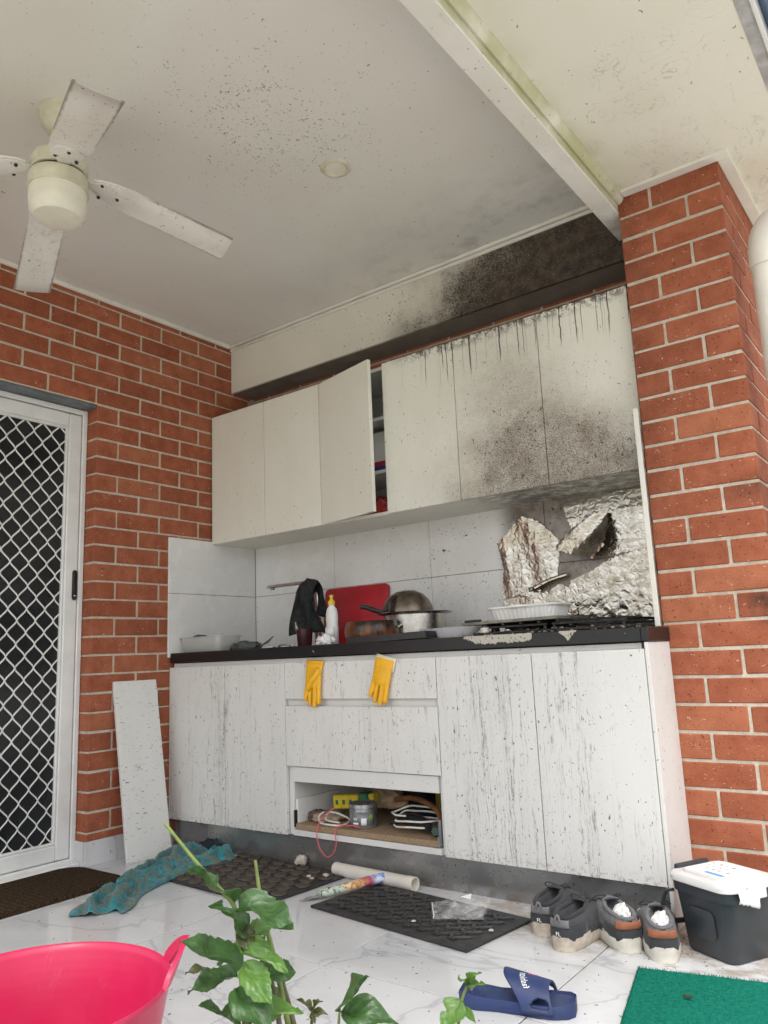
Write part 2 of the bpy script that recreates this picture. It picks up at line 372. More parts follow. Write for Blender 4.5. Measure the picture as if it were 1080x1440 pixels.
def spline(pts, n=8):
    P = [Vector(p) for p in pts]; out = []
    for i in range(len(P)-1):
        p0, p1, p2, p3 = P[max(i-1, 0)], P[i], P[i+1], P[min(i+2, len(P)-1)]
        for k in range(n):
            t = k/n
            out.append(.5*((2*p1) + (p2-p0)*t + (2*p0-5*p1+4*p2-p3)*t*t + (3*p1-p0-3*p2+p3)*t**3))
    return out + [P[-1]]
def prism(bm, poly, a, b, axis='z', bev=0, seg=2):
    def m(u, v, w): return {'z': (u, v, w), 'y': (u, w, v), 'x': (w, u, v)}[axis]
    A = [bm.verts.new(m(u, v, a)) for u, v in poly]; C = [bm.verts.new(m(u, v, b)) for u, v in poly]
    n = len(poly)
    f0 = bm.faces.new(A[::-1]); f1 = bm.faces.new(C)
    for i in range(n): bm.faces.new((A[i], A[(i+1) % n], C[(i+1) % n], C[i]))
    if bev: bmesh.ops.bevel(bm, geom=list(set(list(f0.edges)+list(f1.edges))), offset=bev, segments=seg, affect='EDGES', profile=.5)
    return bm
def rrect(w, h, r, n=5, cx=0, cy=0):
    o = []
    for sx, sy, a0 in ((1, 1, 0), (-1, 1, 90), (-1, -1, 180), (1, -1, 270)):
        for k in range(n+1):
            a = R(a0 + 90*k/n); o.append((cx + sx*(w/2-r) + r*math.cos(a), cy + sy*(h/2-r) + r*math.sin(a)))
    return o
def loft(bm, rings, closed=True, cap=True):
    RV = [[bm.verts.new(p) for p in r] for r in rings]
    for a, b in zip(RV, RV[1:]):
        n = len(a)
        for i in range(n if closed else n-1): bm.faces.new((a[i], a[(i+1) % n], b[(i+1) % n], b[i]))
    if cap:
        bm.faces.new(RV[0][::-1]); bm.faces.new(RV[-1])
    return bm
def grid(bm, nu, nv, fn):
    vs = [[bm.verts.new(fn(i/nu, j/nv)) for j in range(nv+1)] for i in range(nu+1)]
    for i in range(nu):
        for j in range(nv): bm.faces.new((vs[i][j], vs[i+1][j], vs[i+1][j+1], vs[i][j+1]))
    return bm
def mesh_of(bm, name, mat, ang=35, smooth=True):
    bmesh.ops.recalc_face_normals(bm, faces=bm.faces)
    me = bpy.data.meshes.new(name); bm.to_mesh(me); bm.free(); me.materials.append(mat)
    if smooth:
        me.polygons.foreach_set('use_smooth', [True]*len(me.polygons)); me.set_sharp_from_angle(angle=R(ang))
    return me
def tag(o, label=None, cat=None, group=None, kind=None):
    for k, v in (('label', label), ('category', cat), ('group', group), ('kind', kind)):
        if v: o[k] = v
    return o
def thing(name, label, cat, loc=(0, 0, 0), group=None, rz=0):
    o = bpy.data.objects.new(name, None); o.empty_display_size = .05; col.objects.link(o); o.location = loc; o.rotation_euler = (0, 0, rz)
    return tag(o, label, cat, group)
def root_of(o):
    while o.parent: o = o.parent
    return o
def part(name, bm, mat, parent, world=True, ang=35, smooth=True, solid=0, label=None):
    if world and parent is not None:                          # geometry was written in place: move it into its thing's space
        off = Vector((0, 0, 0)); q = parent
        while q: off += q.location; q = q.parent
        bmesh.ops.translate(bm, vec=-off, verts=bm.verts)
    o = bpy.data.objects.new(name, mesh_of(bm, name, mat, ang, smooth)); col.objects.link(o); o.parent = parent
    if solid:
        s = o.modifiers.new('thickness', 'SOLIDIFY'); s.thickness = solid; s.offset = 0
    if label: o['label'] = label
    return o
def solo(name, bm, mat, label, cat, group=None, ang=35, solid=0, loc=None):
    """a thing that is one mesh; its origin is put at the mesh base"""
    if loc is None:
        xs = [v.co for v in bm.verts]; loc = Vector((sum(v.x for v in xs)/len(xs), sum(v.y for v in xs)/len(xs), min(v.z for v in xs)))
    bmesh.ops.translate(bm, vec=-Vector(loc), verts=bm.verts)
    o = part(name, bm, mat, None, False, ang, solid=solid); o.location = loc
    return tag(o, label, cat, group)
def struct(name, bm, mat, ang=35):
    o = part(name, bm, mat, None, False, ang); o['kind'] = 'structure'; return o
def nz(*p, s=1.0): return mnoise.noise(Vector(p)*s)
def text_verts(txt, size, shear=0):
    cu = bpy.data.curves.new('txt', 'FONT'); cu.body = txt; cu.size = size; cu.shear = shear; cu.resolution_u = 3; cu.align_x = 'CENTER'
    o = bpy.data.objects.new('txt', cu); col.objects.link(o)
    me = bpy.data.meshes.new_from_object(o.evaluated_get(bpy.context.evaluated_depsgraph_get()))
    bpy.data.objects.remove(o); bpy.data.curves.remove(cu)
    bm = bmesh.new(); bm.from_mesh(me); bpy.data.meshes.remove(me); return bm
def remesh(bm, voxel, smooth_it=6):
    me = bpy.data.meshes.new('tmp'); bm.to_mesh(me); bm.free()
    o = bpy.data.objects.new('tmp', me); col.objects.link(o)
    m = o.modifiers.new('r', 'REMESH'); m.mode = 'VOXEL'; m.voxel_size = voxel
    s = o.modifiers.new('s', 'SMOOTH'); s.iterations = smooth_it; s.factor = .5
    me2 = bpy.data.meshes.new_from_object(o.evaluated_get(bpy.context.evaluated_depsgraph_get()))
    bpy.data.objects.remove(o); bpy.data.meshes.remove(me)
    b = bmesh.new(); b.from_mesh(me2); bpy.data.meshes.remove(me2); return b

# ------------------------------------------------------------------ dimensions of the place (metres)
WL = .006                       # face of the left brick wall
XP, YP, Z0 = 2.296, .2106, 2.34185   # pillar: left edge, front face, first bed joint
YB = .562                       # face of the splashback tiles
ZC = 2.561                      # ceiling
ZT = .871                       # worktop
DU = .2566                      # face of the wall cabinets

# ------------------------------------------------------------------ ground and floor
gm = Mat('garden_soil'); gp = gm.pos()
gmat = gm.out(gm.mix(gm.ss(gm.noise(gp, 6, 5), .35, .65), (.07, .05, .035), (.13, .10, .07)), .95, bump=(gm.noise(gp, 25, 5), .6, .03))
lm = Mat('pale_bounce_ground'); lp = lm.pos()
lmat = lm.out(lm.mix(lm.ss(lm.noise(lp, 3, 5), .3, .7), (.40, .39, .34), (.50, .49, .43)), .95)  # unseen ground, pale as concrete, brightened to bounce light onto the ceiling
struct('ground', grid(bmesh.new(), 20, 20, lambda u, v: (-60+120*u, -60+120*v, -.30)), lmat)
struct('garden_bed', grid(bmesh.new(), 60, 24, lambda u, v: (-.2+4.6*u, -3.2+1.8*v, -.26 + .025*nz(u*30, v*8, 1))), gmat)
sb = bmesh.new(); box(sb, -.25, -1.95, -.34, 2.12, .9, -.0025); box(sb, 2.1202, -1.46, -.34, 4.4, .9, -.0025)
slab = struct('porch_floor', sb, simple('grout', (.085, .075, .065), .9, scale=60))
xs = [-.25, .385, .985, 1.585, 2.185, 2.785, 3.385, 3.985, 4.4]; ysx = [-1.95, -1.30, -.70, -.10, .50, .9]
for i in range(len(xs)-1):
    for j in range(len(ysx)-1):
        x0, x1, y0 = xs[i], xs[i+1], ysx[j]
        if j == 0:
            if x0 > 2: y0 = -1.46
            elif x1 > 2.1: x1 = 2.12
        part('tile', B(x0+.002, y0+.002, -.0118, x1-.002, ysx[j+1]-.002, random.uniform(-.0004, .0004), bev=.0008), MT['floor'], slab, False)

# ------------------------------------------------------------------ brickwork
BR = {}
def brick_mesh(dx, dy, dz):
    k = (round(dx, 3), round(dy, 3), round(dz, 3)); L = BR.setdefault(k, [])
    if len(L) < 6:
        b = B(-dx/2, -dy/2, -dz/2, dx/2, dy/2, dz/2, bev=.0028); rr = random.Random(len(BR)*17+len(L))
        for v in b.verts: v.co += Vector([rr.uniform(-.0009, .0009) for _ in range(3)])
        L.append(mesh_of(b, 'brick', MT['brick'], 20)); return L[-1]
    return random.choice(L)
def lay(parent, x0, y0, z0, x1, y1, z1):
    o = bpy.data.objects.new('brick', brick_mesh(x1-x0, y1-y0, z1-z0)); col.objects.link(o); o.parent = parent
    o.location = Vector(((x0+x1)/2, (y0+y1)/2, (z0+z1)/2)) + Vector((random.uniform(-.0008, .0008), random.uniform(-.0008, .0008), random.uniform(-.0012, .0012))) - parent.location
    o.rotation_euler = (random.uniform(-.003, .003), random.uniform(-.004, .004), random.uniform(-.003, .003))
YJ, YD, ZD = -.42, -1.36, 2.018        # door opening: near-kitchen jamb, far jamb, head
lw = thing('brick_wall', 'red brick wall on the left with the white security door set in it', 'wall', (0, -.7, 0))
bm = bmesh.new()
box(bm, -.1, YJ+.004, 0, WL-.0035, .66, ZC); box(bm, -.1, YD-.004, ZD+.006, WL-.0035, YJ+.003, ZC); box(bm, -.1, -2.05, 0, WL-.0035, YD-.005, ZC)
part('mortar', bm, MT['mortar'], lw)
CP = .0823
def wrow(z0, z1, y_from, y_to, first, step=.24):
    y = y_from; L = first
    while y < y_to - .012:
        e = min(y+L, y_to)
        if e - y > .02: lay(lw, WL-.104, y, z0, WL, e, z1)
        y = e + .01; L = .23
zk = 1.942 + CP*8; k = -8
while zk > .09:
    z1, z0 = zk - .0045, zk - CP + .0045
    z1 = min(z1, ZC-.002); z0c = max(z0, .002)
    long_first = k % 2 == 0
    if z1 - z0c > .015:
        if zk - CP > ZD - .02:                         # over the door head the bond runs on unbroken
            wrow(z0c, z1, YJ - .24*7 + (0 if long_first else .12), .55, .23)
        else:
            wrow(z0c, z1, YJ, .55, .23 if long_first else .11)
            wrow(z0c, z1, -2.03, YD, .23 if long_first else .11)
    zk -= CP; k += 1
sk = MT['floor']
part('skirting', B(WL-.002, YJ-.008, .0, WL+.010, -.006, .099, bev=.001), sk, lw)
part('skirting', B(-.098, YJ-.0095, .0, WL-.004, YJ-.0005, .099, bev=.001), sk, lw)
part('lintel', B(-.09, YD, ZD-.012, WL-.012, YJ-.0006, ZD+.003), MT['lintel'], lw)

# ------------------------------------------------------------------ brick pillar on the right
pl = thing('brick_pillar', 'orange red brick pillar on the right beside the sooty cabinets', 'pillar', (2.47, .4, 0))
part('mortar', B(XP+.0035, YP+.0035, 0, XP+.3465, 1.25, 2.43), MT['mortar'], pl)
XR = XP+.35
for i in range(-1, 28):
    zt = min(Z0 - .086*i - .005, 2.43); zb = max(Z0 - .086*(i+1) + .005, .002)
    if zt - zb < .01: continue
    if i % 2:                                       # half brick left, stretcher at the corner
        lay(pl, XP, YP, zb, XP+.11, YP+.23, zt); lay(pl, XP+.12, YP, zb, XR, YP+.11, zt); y = YP+.12
    else:
        lay(pl, XP, YP, zb, XP+.23, YP+.11, zt); lay(pl, XP+.24, YP, zb, XR, YP+.23, zt); y = YP+.24
    while y < 1.2:
        lay(pl, XR-.105, y, zb, XR, min(y+.23, 1.25), zt); y += .24
# brick course showing above the wall cabinets
bw = thing('back_wall', 'rear wall behind the kitchen with white tiles below and brick above', 'wall', (1.15, .6, 0))
part('mortar', B(WL+.002, YB+.018, 0, XP, YB+.14, ZC-.002), MT['mortar'], bw)
for q in range(4):
    y0, x = 0, WL + .004 + (-.12 if q % 2 else 0)
    while x < XP - .02:
        a, b = max(x, WL+.003), min(x+.23, XP-.002)
        if b-a > .02: lay(bw, a, YB+.0145, 2.02+.086*q, b, YB+.12, 2.02+.086*q+.076)
        x += .24
for x0, x1 in ((.0175, .585), (.585, 1.165), (1.165, 1.745), (1.745, 2.28)):
    for z0, z1 in ((ZT-.02, 1.16), (1.16, 1.452)):
        part('tile', B(x0+.001, YB, z0+.001, x1-.001, YB+.012, z1-.001, bev=.0012), MT['splash'], bw)
for z0, z1 in ((ZT-.02, 1.16), (1.16, 1.437)):
    part('tile', B(WL+.001, -.014, z0+.001, WL+.011, YB-.001, z1-.001, bev=.0012), MT['splash'], lw)
    part('tile', B(XP-.012, YP-.018, z0+.001, XP-.001, YB-.001, z1+.12 if z1 > 1.2 else z1-.001, bev=.001), MT['splash'], pl)
part('tile_edge_trim', B(XP-.016, YP-.024, ZT+.002, XP+.001, YP-.0185, 1.62, bev=.001), MT['trim'], pl)

# ------------------------------------------------------------------ ceiling, beam, soffit, roof edge
struct('ceiling', B(-.1, -2.7, ZC, 2.232, .58, ZC+.03), MT['ceil'])
struct('roof', B(-.6, -2.72, ZC+.035, 2.86, 3.0, ZC+.15), simple('roof_sheet', (.12, .13, .14), .6))  # unseen slab added to block sun and sky, lengthened forward to dim the floor
bk = thing('bulkhead', 'boxed white bulkhead above the cabinets, black with soot at its right', 'bulkhead', (1.1, .45, 2.285))
part('face_board', B(WL+.001, .405, 2.285, 2.30, .42, ZC-.001), MT['bulk'], bk)
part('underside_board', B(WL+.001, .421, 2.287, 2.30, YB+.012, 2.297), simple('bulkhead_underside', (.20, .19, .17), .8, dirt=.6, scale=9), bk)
part('cornice', B(WL+.001, .385, ZC-.016, 2.226, .4045, ZC-.0005, bev=.004), MT['trim'], bk)
part('cornice', B(WL+.001, .394, ZC-.034, 2.226, .4046, ZC-.0185, bev=.003), MT['trim'], bk)
solo('wall_cornice', B(WL+.001, -2.05, ZC-.024, WL+.02, .384, ZC-.0005, bev=.005), MT['trim'], 'thin white cornice between the ceiling and the left brick wall', 'cornice')
bm_ = thing('porch_beam', 'long white boxed beam running out from the pillar under the ceiling', 'beam', (2.26, -.9, 2.366))
part('casing', B(XP-.07, -2.7, 2.366, XP, .404, 2.60, bev=.002), MT['beam'], bm_)
bm = bmesh.new(); prism(bm, [(XP+.0005, 2.4295), (XP+.0005, 2.40), (XP+.008, 2.3975), (XP+.018, 2.405), (XP+.024, 2.416), (XP+.026, 2.4295)], 0, 1, 'z')
for v in bm.verts: v.co = Vector((v.co.x, -2.7 + v.co.z*(YP-.002+2.7), v.co.y))
part('quad_moulding', bm, MT['beam'], bm_)
struct('eave_soffit', B(XP+.0005, -2.7, 2.43, 2.853, 3.0, 2.438), MT['soffit'])
ev = thing('eave_edge', 'grey painted eave edge with a white fascia lip at the top right', 'fascia', (2.87, -.5, 2.43))
part('edge_strip', B(2.8535, -2.7, 2.4285, 2.886, 3.0, 2.44), simple('grey_strip', (.42, .42, .42), .6, var=.25, scale=14, dirt=.4), ev)
part('fascia_lip', B(2.8865, -2.7, 2.42, 2.899, 3.0, 2.60, bev=.002), MT['alu'], ev)
gut = bmesh.new(); prism(gut, [(2.8995, 2.60), (2.8995, 2.47), (2.915, 2.452), (2.99, 2.452), (3.02, 2.50), (3.02, 2.59), (3.005, 2.60)], -2.7, 3.0, 'y', 0)
solo('roof_gutter', gut, MT['gutter'], 'blue roof gutter at the top right corner beyond the eave', 'gutter')
tr = thing('pillar_trim', 'flat white trim framing the pillar top under the eave', 'trim', (2.47, .2, 2.42))
part('trim_strip', B(XP+.027, YP-.042, 2.419, XR+.0395, YP-.001, 2.4297, bev=.001), MT['trim'], tr)
part('trim_strip', B(XR+.001, YP-.0005, 2.419, XR+.0395, 1.3, 2.4297, bev=.001), MT['trim'], tr)
dp = thing('downpipe', 'cream round downpipe with rounded top beside the brick pillar', 'pipe', (2.742, .255, 0))
PX, PZ = 2.742, 2.09
bm = bmesh.new(); pts = [(PX, .255, z) for z in (.02, .8, 1.6, 2.0, PZ)] + [(PX+.085*(1-math.cos(a)), .255, PZ+.085*math.sin(a)) for a in (.25, .5, .75, 1.0, 1.25, 1.5)] + [(PX+.12, .255, PZ+.086), (2.96, .255, PZ+.10)]
tube(bm, pts, .046, 24); part('pipe', bm, MT['pvc'], dp)
bm = bmesh.new(); lathe(bm, [(.0465, PZ-.075), (.050, PZ-.074), (.050, PZ-.008), (.0465, PZ-.006)], (PX, .255, 0), 24); part('socket', bm, MT['pvc'], dp)

# ------------------------------------------------------------------ ceiling fan and downlight
FX, FY = 1.03, -1.231
fan = thing('ceiling_fan', 'stained white four blade ceiling fan with a cream motor and light', 'ceiling fan', (FX, FY, ZC))
c0 = (FX, FY, 0)
part('canopy', lathe(bmesh.new(), [(.066, ZC-.0005), (.066, ZC-.02), (.058, ZC-.05), (.04, ZC-.078), (.016, ZC-.088), (0, ZC-.088)], c0, 28), MT['cream'], fan)
part('downrod', lathe(bmesh.new(), [(.013, ZC-.08), (.013, 2.40)], c0, 12), MT['cream'], fan)
part('motor_cover', lathe(bmesh.new(), [(.013, 2.415), (.045, 2.412), (.075, 2.395), (.086, 2.375), (.086, 2.353), (.082, 2.350), (.082, 2.340), (.0, 2.340)], c0, 36), MT['cream'], fan)
part('flywheel', lathe(bmesh.new(), [(.074, 2.341), (.074, 2.328), (0, 2.328)], c0, 28), MT['black'], fan)
part('light_fitting', lathe(bmesh.new(), [(.0, 2.3275), (.086, 2.3275), (.089, 2.322), (.089, 2.292), (.087, 2.287), (.091, 2.284), (.091, 2.280), (.086, 2.277), (0, 2.277)], c0, 40), MT['cream'], fan)
part('light_globe', lathe(bmesh.new(), [(.0, 2.2765), (.085, 2.2765), (.086, 2.24), (.082, 2.205), (.07, 2.19), (.04, 2.183), (0, 2.182)], c0, 40), MT['globe'], fan)
def blade(ang, RL):
    bm = bmesh.new()
    st = [(.10, .030), (.125, .044), (.16, .054), (.22, .058), (.32, .060), (.45, .062), (RL-.04, .063), (RL, .0635)]
    zz = lambda r: 2.337 - ZC - .128*((r-.09)/.52)
    rings = []
    for r, hw in st:
        t = min(1, (r-.1)/.1); pit = -R(9)*t + R(3)
        rings.append([(r, hw*u*math.cos(pit), zz(r) + hw*u*math.sin(pit) + dz) for u, dz in ((-1, 0), (-.5, -.0025), (0, -.004), (.5, -.0025), (1, 0), (1, .005), (.5, .0035), (0, .002), (-.5, .0035), (-1, .005))])
    loft(bm, rings)
    o = part('blade', bm, MT['blade'], fan, False, ang=50); o.rotation_euler = (0, 0, ang)
    b2 = bmesh.new(); ir = []
    for r, hw in ((.07, .016), (.10, .022), (.125, .040), (.155, .046), (.185, .036), (.20, .012)):
        pit = -R(9)*min(1, max(0, (r-.1)/.1))+R(3)
        ir.append([(r, hw*u*math.cos(pit), zz(r) - .006 + hw*u*math.sin(pit)+q) for u, q in ((-1, 0), (-.4, -.003), (.4, -.003), (1, 0), (1, .004), (-1, .004))])
    loft(b2, ir); iron = part('blade_iron', b2, MT['fan'], o, False)
    for r, u in ((.125, -.030), (.125, .030), (.178, 0)):
        b3 = bmesh.new(); lathe(b3, [(.0, -.002), (.005, -.0015), (.006, .004)], (r, u, zz(r) - .0115 - u*.1), 8)
        part('screw', b3, MT['black'], iron, False)
MT['blade'] = mat_fan(True)
for a, rl_ in ((-21.4, .592), (68.3, .548), (158, .592), (248, .592)): blade(R(a), rl_)
dl = thing('downlight', 'small round unlit downlight in the middle of the ceiling', 'light', (1.508, -.446, ZC))
part('trim_ring', lathe(bmesh.new(), [(.036, -.002), (.044, -.007), (.054, -.004), (.057, -.0003)], (1.508, -.446, ZC), 32), MT['cream'], dl)
part('diffuser', lathe(bmesh.new(), [(0, -.003), (.037, -.0025)], (1.508, -.446, ZC), 32), MT['globe'], dl)

# ------------------------------------------------------------------ security door
sdr = thing('security_door', 'white security door with diamond mesh grille on the left', 'door', (-.07, -.89, 0))
XD = -.07
def frame(x0, x1, y0, y1, z0, z1, w, bevel=.003, wb=None):
    bm = bmesh.new(); wb = wb or w
    box(bm, x0, y0, z0, x1, y0+w, z1, bevel); box(bm, x0, y1-w, z0, x1, y1, z1, bevel)
    box(bm, x0, y0+w+.0005, z1-w, x1, y1-w-.0005, z1, bevel); box(bm, x0, y0+w+.0005, z0, x1, y1-w-.0005, z0+wb, bevel)
    return bm
part('door_frame', frame(-.099, XD+.004, YD+.001, YJ-.0015, .001, ZD-.0135, .024, wb=.03), MT['alu'], sdr)
part('sill', B(-.06, YD+.02, .001, XD+.05, YJ-.01, .018, bev=.003), MT['alu'], sdr)
leaf = part('door_leaf', frame(-.094, XD, YD+.028, YJ-.0285, .034, ZD-.042, .062, .004), MT['alu'], sdr)
part('leaf_bead', frame(-.090, XD-.004, YD+.0905, YJ-.091, .0965, ZD-.1045, .012, .003), MT['alu'], leaf)
bm = bmesh.new(); cw, ch = .0815, .0985
y0g, y1g, z0g, z1g = YD+.09, YJ-.088, .09, ZD-.10
ny = int((y1g-y0g)/cw)+3; nzr = int((z1g-z0g)/ch)+3
def wire(ysg, phase):
    pts = []
    for q in range(nzr*8+1):
        t = q/8.0; z = z0g - ch*.5 + t*ch
        tri = abs(((t + phase) % 1.0)*2 - 1)
        tri = (tri*tri*(3-2*tri)*.55 + tri*.45)*.5 + .25
        pts.append((XD-.014 + .0016*math.cos((t+phase)*2*math.pi), ysg + (tri-.5)*cw*1.0, z))
    run = []
    for p in pts:
        if y0g <= p[1] <= y1g and z0g <= p[2] <= z1g: run.append(p)
        else:
            if len(run) > 1: tube(bm, run, .0037, 5, flat=.8)
            run = []
    if len(run) > 1: tube(bm, run, .0037, 5, flat=.8)
for i in range(ny):
    wire(y1g + .02 - i*cw, 0.0); wire(y1g + .02 - i*cw - cw/2, .5)
part('diamond_grille', bm, MT['alu'], sdr)
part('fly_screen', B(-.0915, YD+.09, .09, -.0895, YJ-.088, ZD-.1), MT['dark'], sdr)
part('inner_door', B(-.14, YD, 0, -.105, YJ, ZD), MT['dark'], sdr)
h = part('handle', prism(bmesh.new(), rrect(.022, .135, .0105, 6, -.464, 1.185), XD+.0003, XD+.006, 'x', .002), MT['black'], sdr)
part('lock_cylinder', lathe(bmesh.new(), [(0, .0), (.006, 0), (.006, .004)], (XD+.008, -.464, 1.135), 12), MT['chrome'], h)

# ------------------------------------------------------------------ base cabinet
bc = thing('base_cabinet', 'white base cabinets with black worktop, streaked with dirty drips', 'cabinet', (1.15, .25, 0))
bm = bmesh.new()
box(bm, .018, .0215, .118, .032, YB-.002, .822); box(bm, .7605, .0215, .118, .797, YB-.002, .822); box(bm, 1.512, .0215, .118, 1.543, YB-.002, .822); box(bm, 2.270, .0215, .118, 2.285, YB-.002, .822)
box(bm, .033, YB-.012, .118, 2.269, YB-.003, .822)
for a, b in ((.0325, .7600), (1.5435, 2.2695)):
    box(bm, a, .0215, .7955, b, YB-.013, .8215); box(bm, a, .0215, .1185, b, YB-.013, .135)
box(bm, .7975, .0215, .790, 1.5115, .05, .8215); box(bm, .7975, .0215, .62, 1.5115, .04, .66)
part('carcass', bm, MT['carc'], bc, smooth=False)
part('drawer_rail', B(.7975, .010, .326, 1.5115, .030, .3845, bev=.001), MT['carc'], bc)
part('bottom_rail', B(.7975, .008, .1185, 1.5115, .03, .141, bev=.001), MT['carc'], bc)
part('shelf_top_board', B(.7975, .031, .372, 1.5115, YB-.013, .384), MT['carc'], bc)
zt_ = .8035
for x0, x1 in ((.009, .397), (.400, .7695), (1.5335, 1.9145), (1.9175, 2.2985)):
    o = part('door', B(x0, 0, .118, x1, .018, zt_, bev=.0012), MT['base'], bc)
part('drawer_front', B(.7725, -.0005, .656, 1.5305, .0175, zt_, bev=.0012), MT['base'], bc)
part('drawer_front', B(.7725, -.0005, .388, 1.5305, .0175, .627, bev=.0012), MT['base'], bc)
part('end_panel', B(2.301, -.001, .0, 2.313, YP-.0025, .8235, bev=.001), MT['carc'], bc)
wt = part('worktop', B(.0185, -.004, .8255, 2.2935, YB-.0015, ZT, bev=.0025), MT['counter'], bc)
part('worktop_end', B(2.2937, -.004, .8255, 2.318, YP-.003, ZT, bev=.0025), MT['counter'], bc)
part('kickboard', B(.012, .03, .0, 2.30, .045, .1175), MT['kick'], bc)
cm = Mat('chipboard'); cp = cm.pos()
chip = cm.out(cm.mix(cm.ss(cm.noise(cp, 160, 3, .7), .3, .7), (.20, .13, .075), (.40, .29, .18)), .85)
part('drawer_base', B(.815, .006, .1445, 1.498, .46, .1645), chip, bc)
part('drawer_side', B(.8005, .022, .148, .8125, .45, .255, bev=.001), MT['alu'], bc)
part('drawer_side', B(1.4995, .012, .148, 1.5095, .45, .235, bev=.001), MT['grey_metal'], bc)
part('runner', B(.8022, .008, .150, .8095, .0215, .215), MT['black'], bc); part('runner', B(1.5005, .002, .146, 1.5095, .0115, .18), MT['grey_metal'], bc)

# ------------------------------------------------------------------ wall cabinets
uc = thing('wall_cabinet', 'row of white wall cabinets under the bulkhead, sooty at the right', 'cabinet', (1.15, .4, 1.42))
bm = bmesh.new(); y0, y1 = DU+.0205, YB+.010
for x in (.0165, .770, 1.1575, 2.252): box(bm, x, y0, 1.436, x+.016, y1, 2.088)
box(bm, .0165, y0, 2.0885, 2.268, y1, 2.104); box(bm, .033, y1-.006, 1.4365, 2.2515, y1-.001, 2.088)
part('carcass', bm, MT['carc'], uc, smooth=False)
part('bottom_board', B(.0165, y0-.004, 1.422, 2.268, YB-.0006, 1.4355), MT['under'], uc)
for z in (1.615, 1.860): part('shelf', B(.7865, y0+.008, z, 1.157, y1-.007, z+.015), MT['carc'], uc)
for x0, x1 in ((.0165, .4045), (.4075, .7755), (1.1575, 1.5285), (1.5315, 1.9155), (1.9185, 2.2825)):
    part('door', B(x0, DU, 1.4225, x1, DU+.018, 2.107, bev=.0012), MT['upper'], uc)
od = part('door', B(0, 0, 1.4225, .378, .018, 2.107, bev=.0012), MT['upper'], uc, False, label='white cupboard door standing ajar')
od.location = Vector((.7785, DU, 0)) - uc.location; od.rotation_euler = (0, 0, R(-13.5))
part('hinge', B(.004, .0185, 1.50, .045, .030, 1.53, bev=.003), MT['chrome'], od, False); part('hinge', B(.004, .0185, 1.98, .045, .030, 2.01, bev=.003), MT['chrome'], od, False)

# ================================================================== things on the floor
MT['rubber'] = simple('black_rubber', (.022, .022, .023), .55, var=.25, scale=40, bump=.15, dirt=.55, dirtc=(.10, .09, .075))
MT['tin'] = simple('tin', (.42, .42, .43), .3, .85, var=.12, scale=30)
lb = thing('leaning_panel', 'loose white speckled drawer panel leaning against the brick wall', 'panel', (.15, -.20, 0))
lb.rotation_euler = (0, -math.atan2(.132, .752), R(-1.5))
part('board', B(-.016, -.111, .001, 0, .111, .765, bev=.0012), MT['board'], lb, False)

def mat_cloth():
    m = Mat('teal_paisley_cloth'); q = m.obj()
    wv = m.vm('ADD', q, m.scl(m.noise(q, 9, 3, color=True), (.05, .05, .05)))
    d, c = m.vor(wv, 52, 'DISTANCE_TO_EDGE')
    d2, c2 = m.vor(wv, 95)
    base = m.mix(m.ss(m.noise(q, 26, 3), .35, .65), (.008, .115, .135), (.016, .205, .225))
    base = m.mix(m.ss(d, .11, .05)*m.ss(m.noise(q, 24, 3), .38, .5)*.95, base, (.19, .125, .06))
    base = m.mix(m.ss(d2, .22, .17)*m.ss(m.noise(q, 40, 2), .45, .55)*.8, base, (.17, .12, .065)); base = m.mix(m.ss(m.noise(q, 33, 2, .5, 1), .58, .64)*.8, base, (.01, .24, .34))
    return m.out(base, .85, bump=(m.noise(q, 90, 3), .2, .002), sheen=.2)
bm = bmesh.new()
cpth = spline([(.635, -.775, .09), (.575, -.70, .105), (.52, -.60, .08), (.465, -.50, .085), (.42, -.38, .105), (.375, -.26, .12), (.35, -.13, .15), (.37, -.01, .16)], 12)
NP = len(cpth)
def clothf(u, v):
    t = u*(NP-1); i = min(int(t), NP-2); p = cpth[i].lerp(cpth[i+1], t-i); dd = (cpth[i+1]-cpth[i]); dd.z = 0; dd.normalize(); nn = Vector((-dd.y, dd.x, 0))
    wv = (v-.5)*2; W = p.z*(1 + .25*nz(u*5, 1.0 if v > .5 else 5.0, 3))
    side = wv*W + .006*nz(u*9, v*3, 4)
    prof = max(0, 1-abs(wv)**2.2)**.7
    fold = .5 + .5*math.sin(wv*8 + 4.5*nz(u*2.6, v*.8, 9) + u*2.5)
    fold = abs(fold)**1.3
    cr = abs(nz(u*5+v*2.2, v*2.6-u*3, 12)); cr2 = abs(nz(u*11-v*3, v*4+u*2, 17))
    endt = min(1, .25+u/.12)
    z = .004 + endt*prof*(.018 + .042*fold*fold + .030*nz(u*6, v*2, 2) - .10*max(0, .2-cr) - .05*max(0, .16-cr2) + .008*nz(u*16, v*9, 6))
    z += .026*math.exp(-((u-.62)/.14)**2)*prof + .022*math.exp(-((u-.85)/.10)**2)*prof*abs(nz(v*3, u*5, 20))*2
    q = Vector((p.x, p.y, 0)) + nn*side + dd*(.015*nz(v*6, u*2, 7) + (.075*nz(v*2.3, 0, 3)*max(0, 1-u/.15)) + .05*nz(v*3, 4, 3)*max(0, (u-.85)/.15))
    return (q.x, q.y, max(z, .003))
grid(bm, 130, 44, clothf)
solo('patterned_cloth', bm, mat_cloth(), 'crumpled teal paisley cloth lying on the floor by the leaning panel', 'cloth', ang=80, solid=.002)
bm = bmesh.new()
grid(bm, 24, 20, lambda u, v: (.19+.20*u+.01*nz(v*5, u, 1), .00+.085*v, .004 + .075*(max(0, math.sin(math.pi*u))**.6)*(max(0, math.sin(math.pi*v))**.7)*(.7+.6*nz(u*4, v*5, 2)+.3*nz(u*9, v*9, 5))))
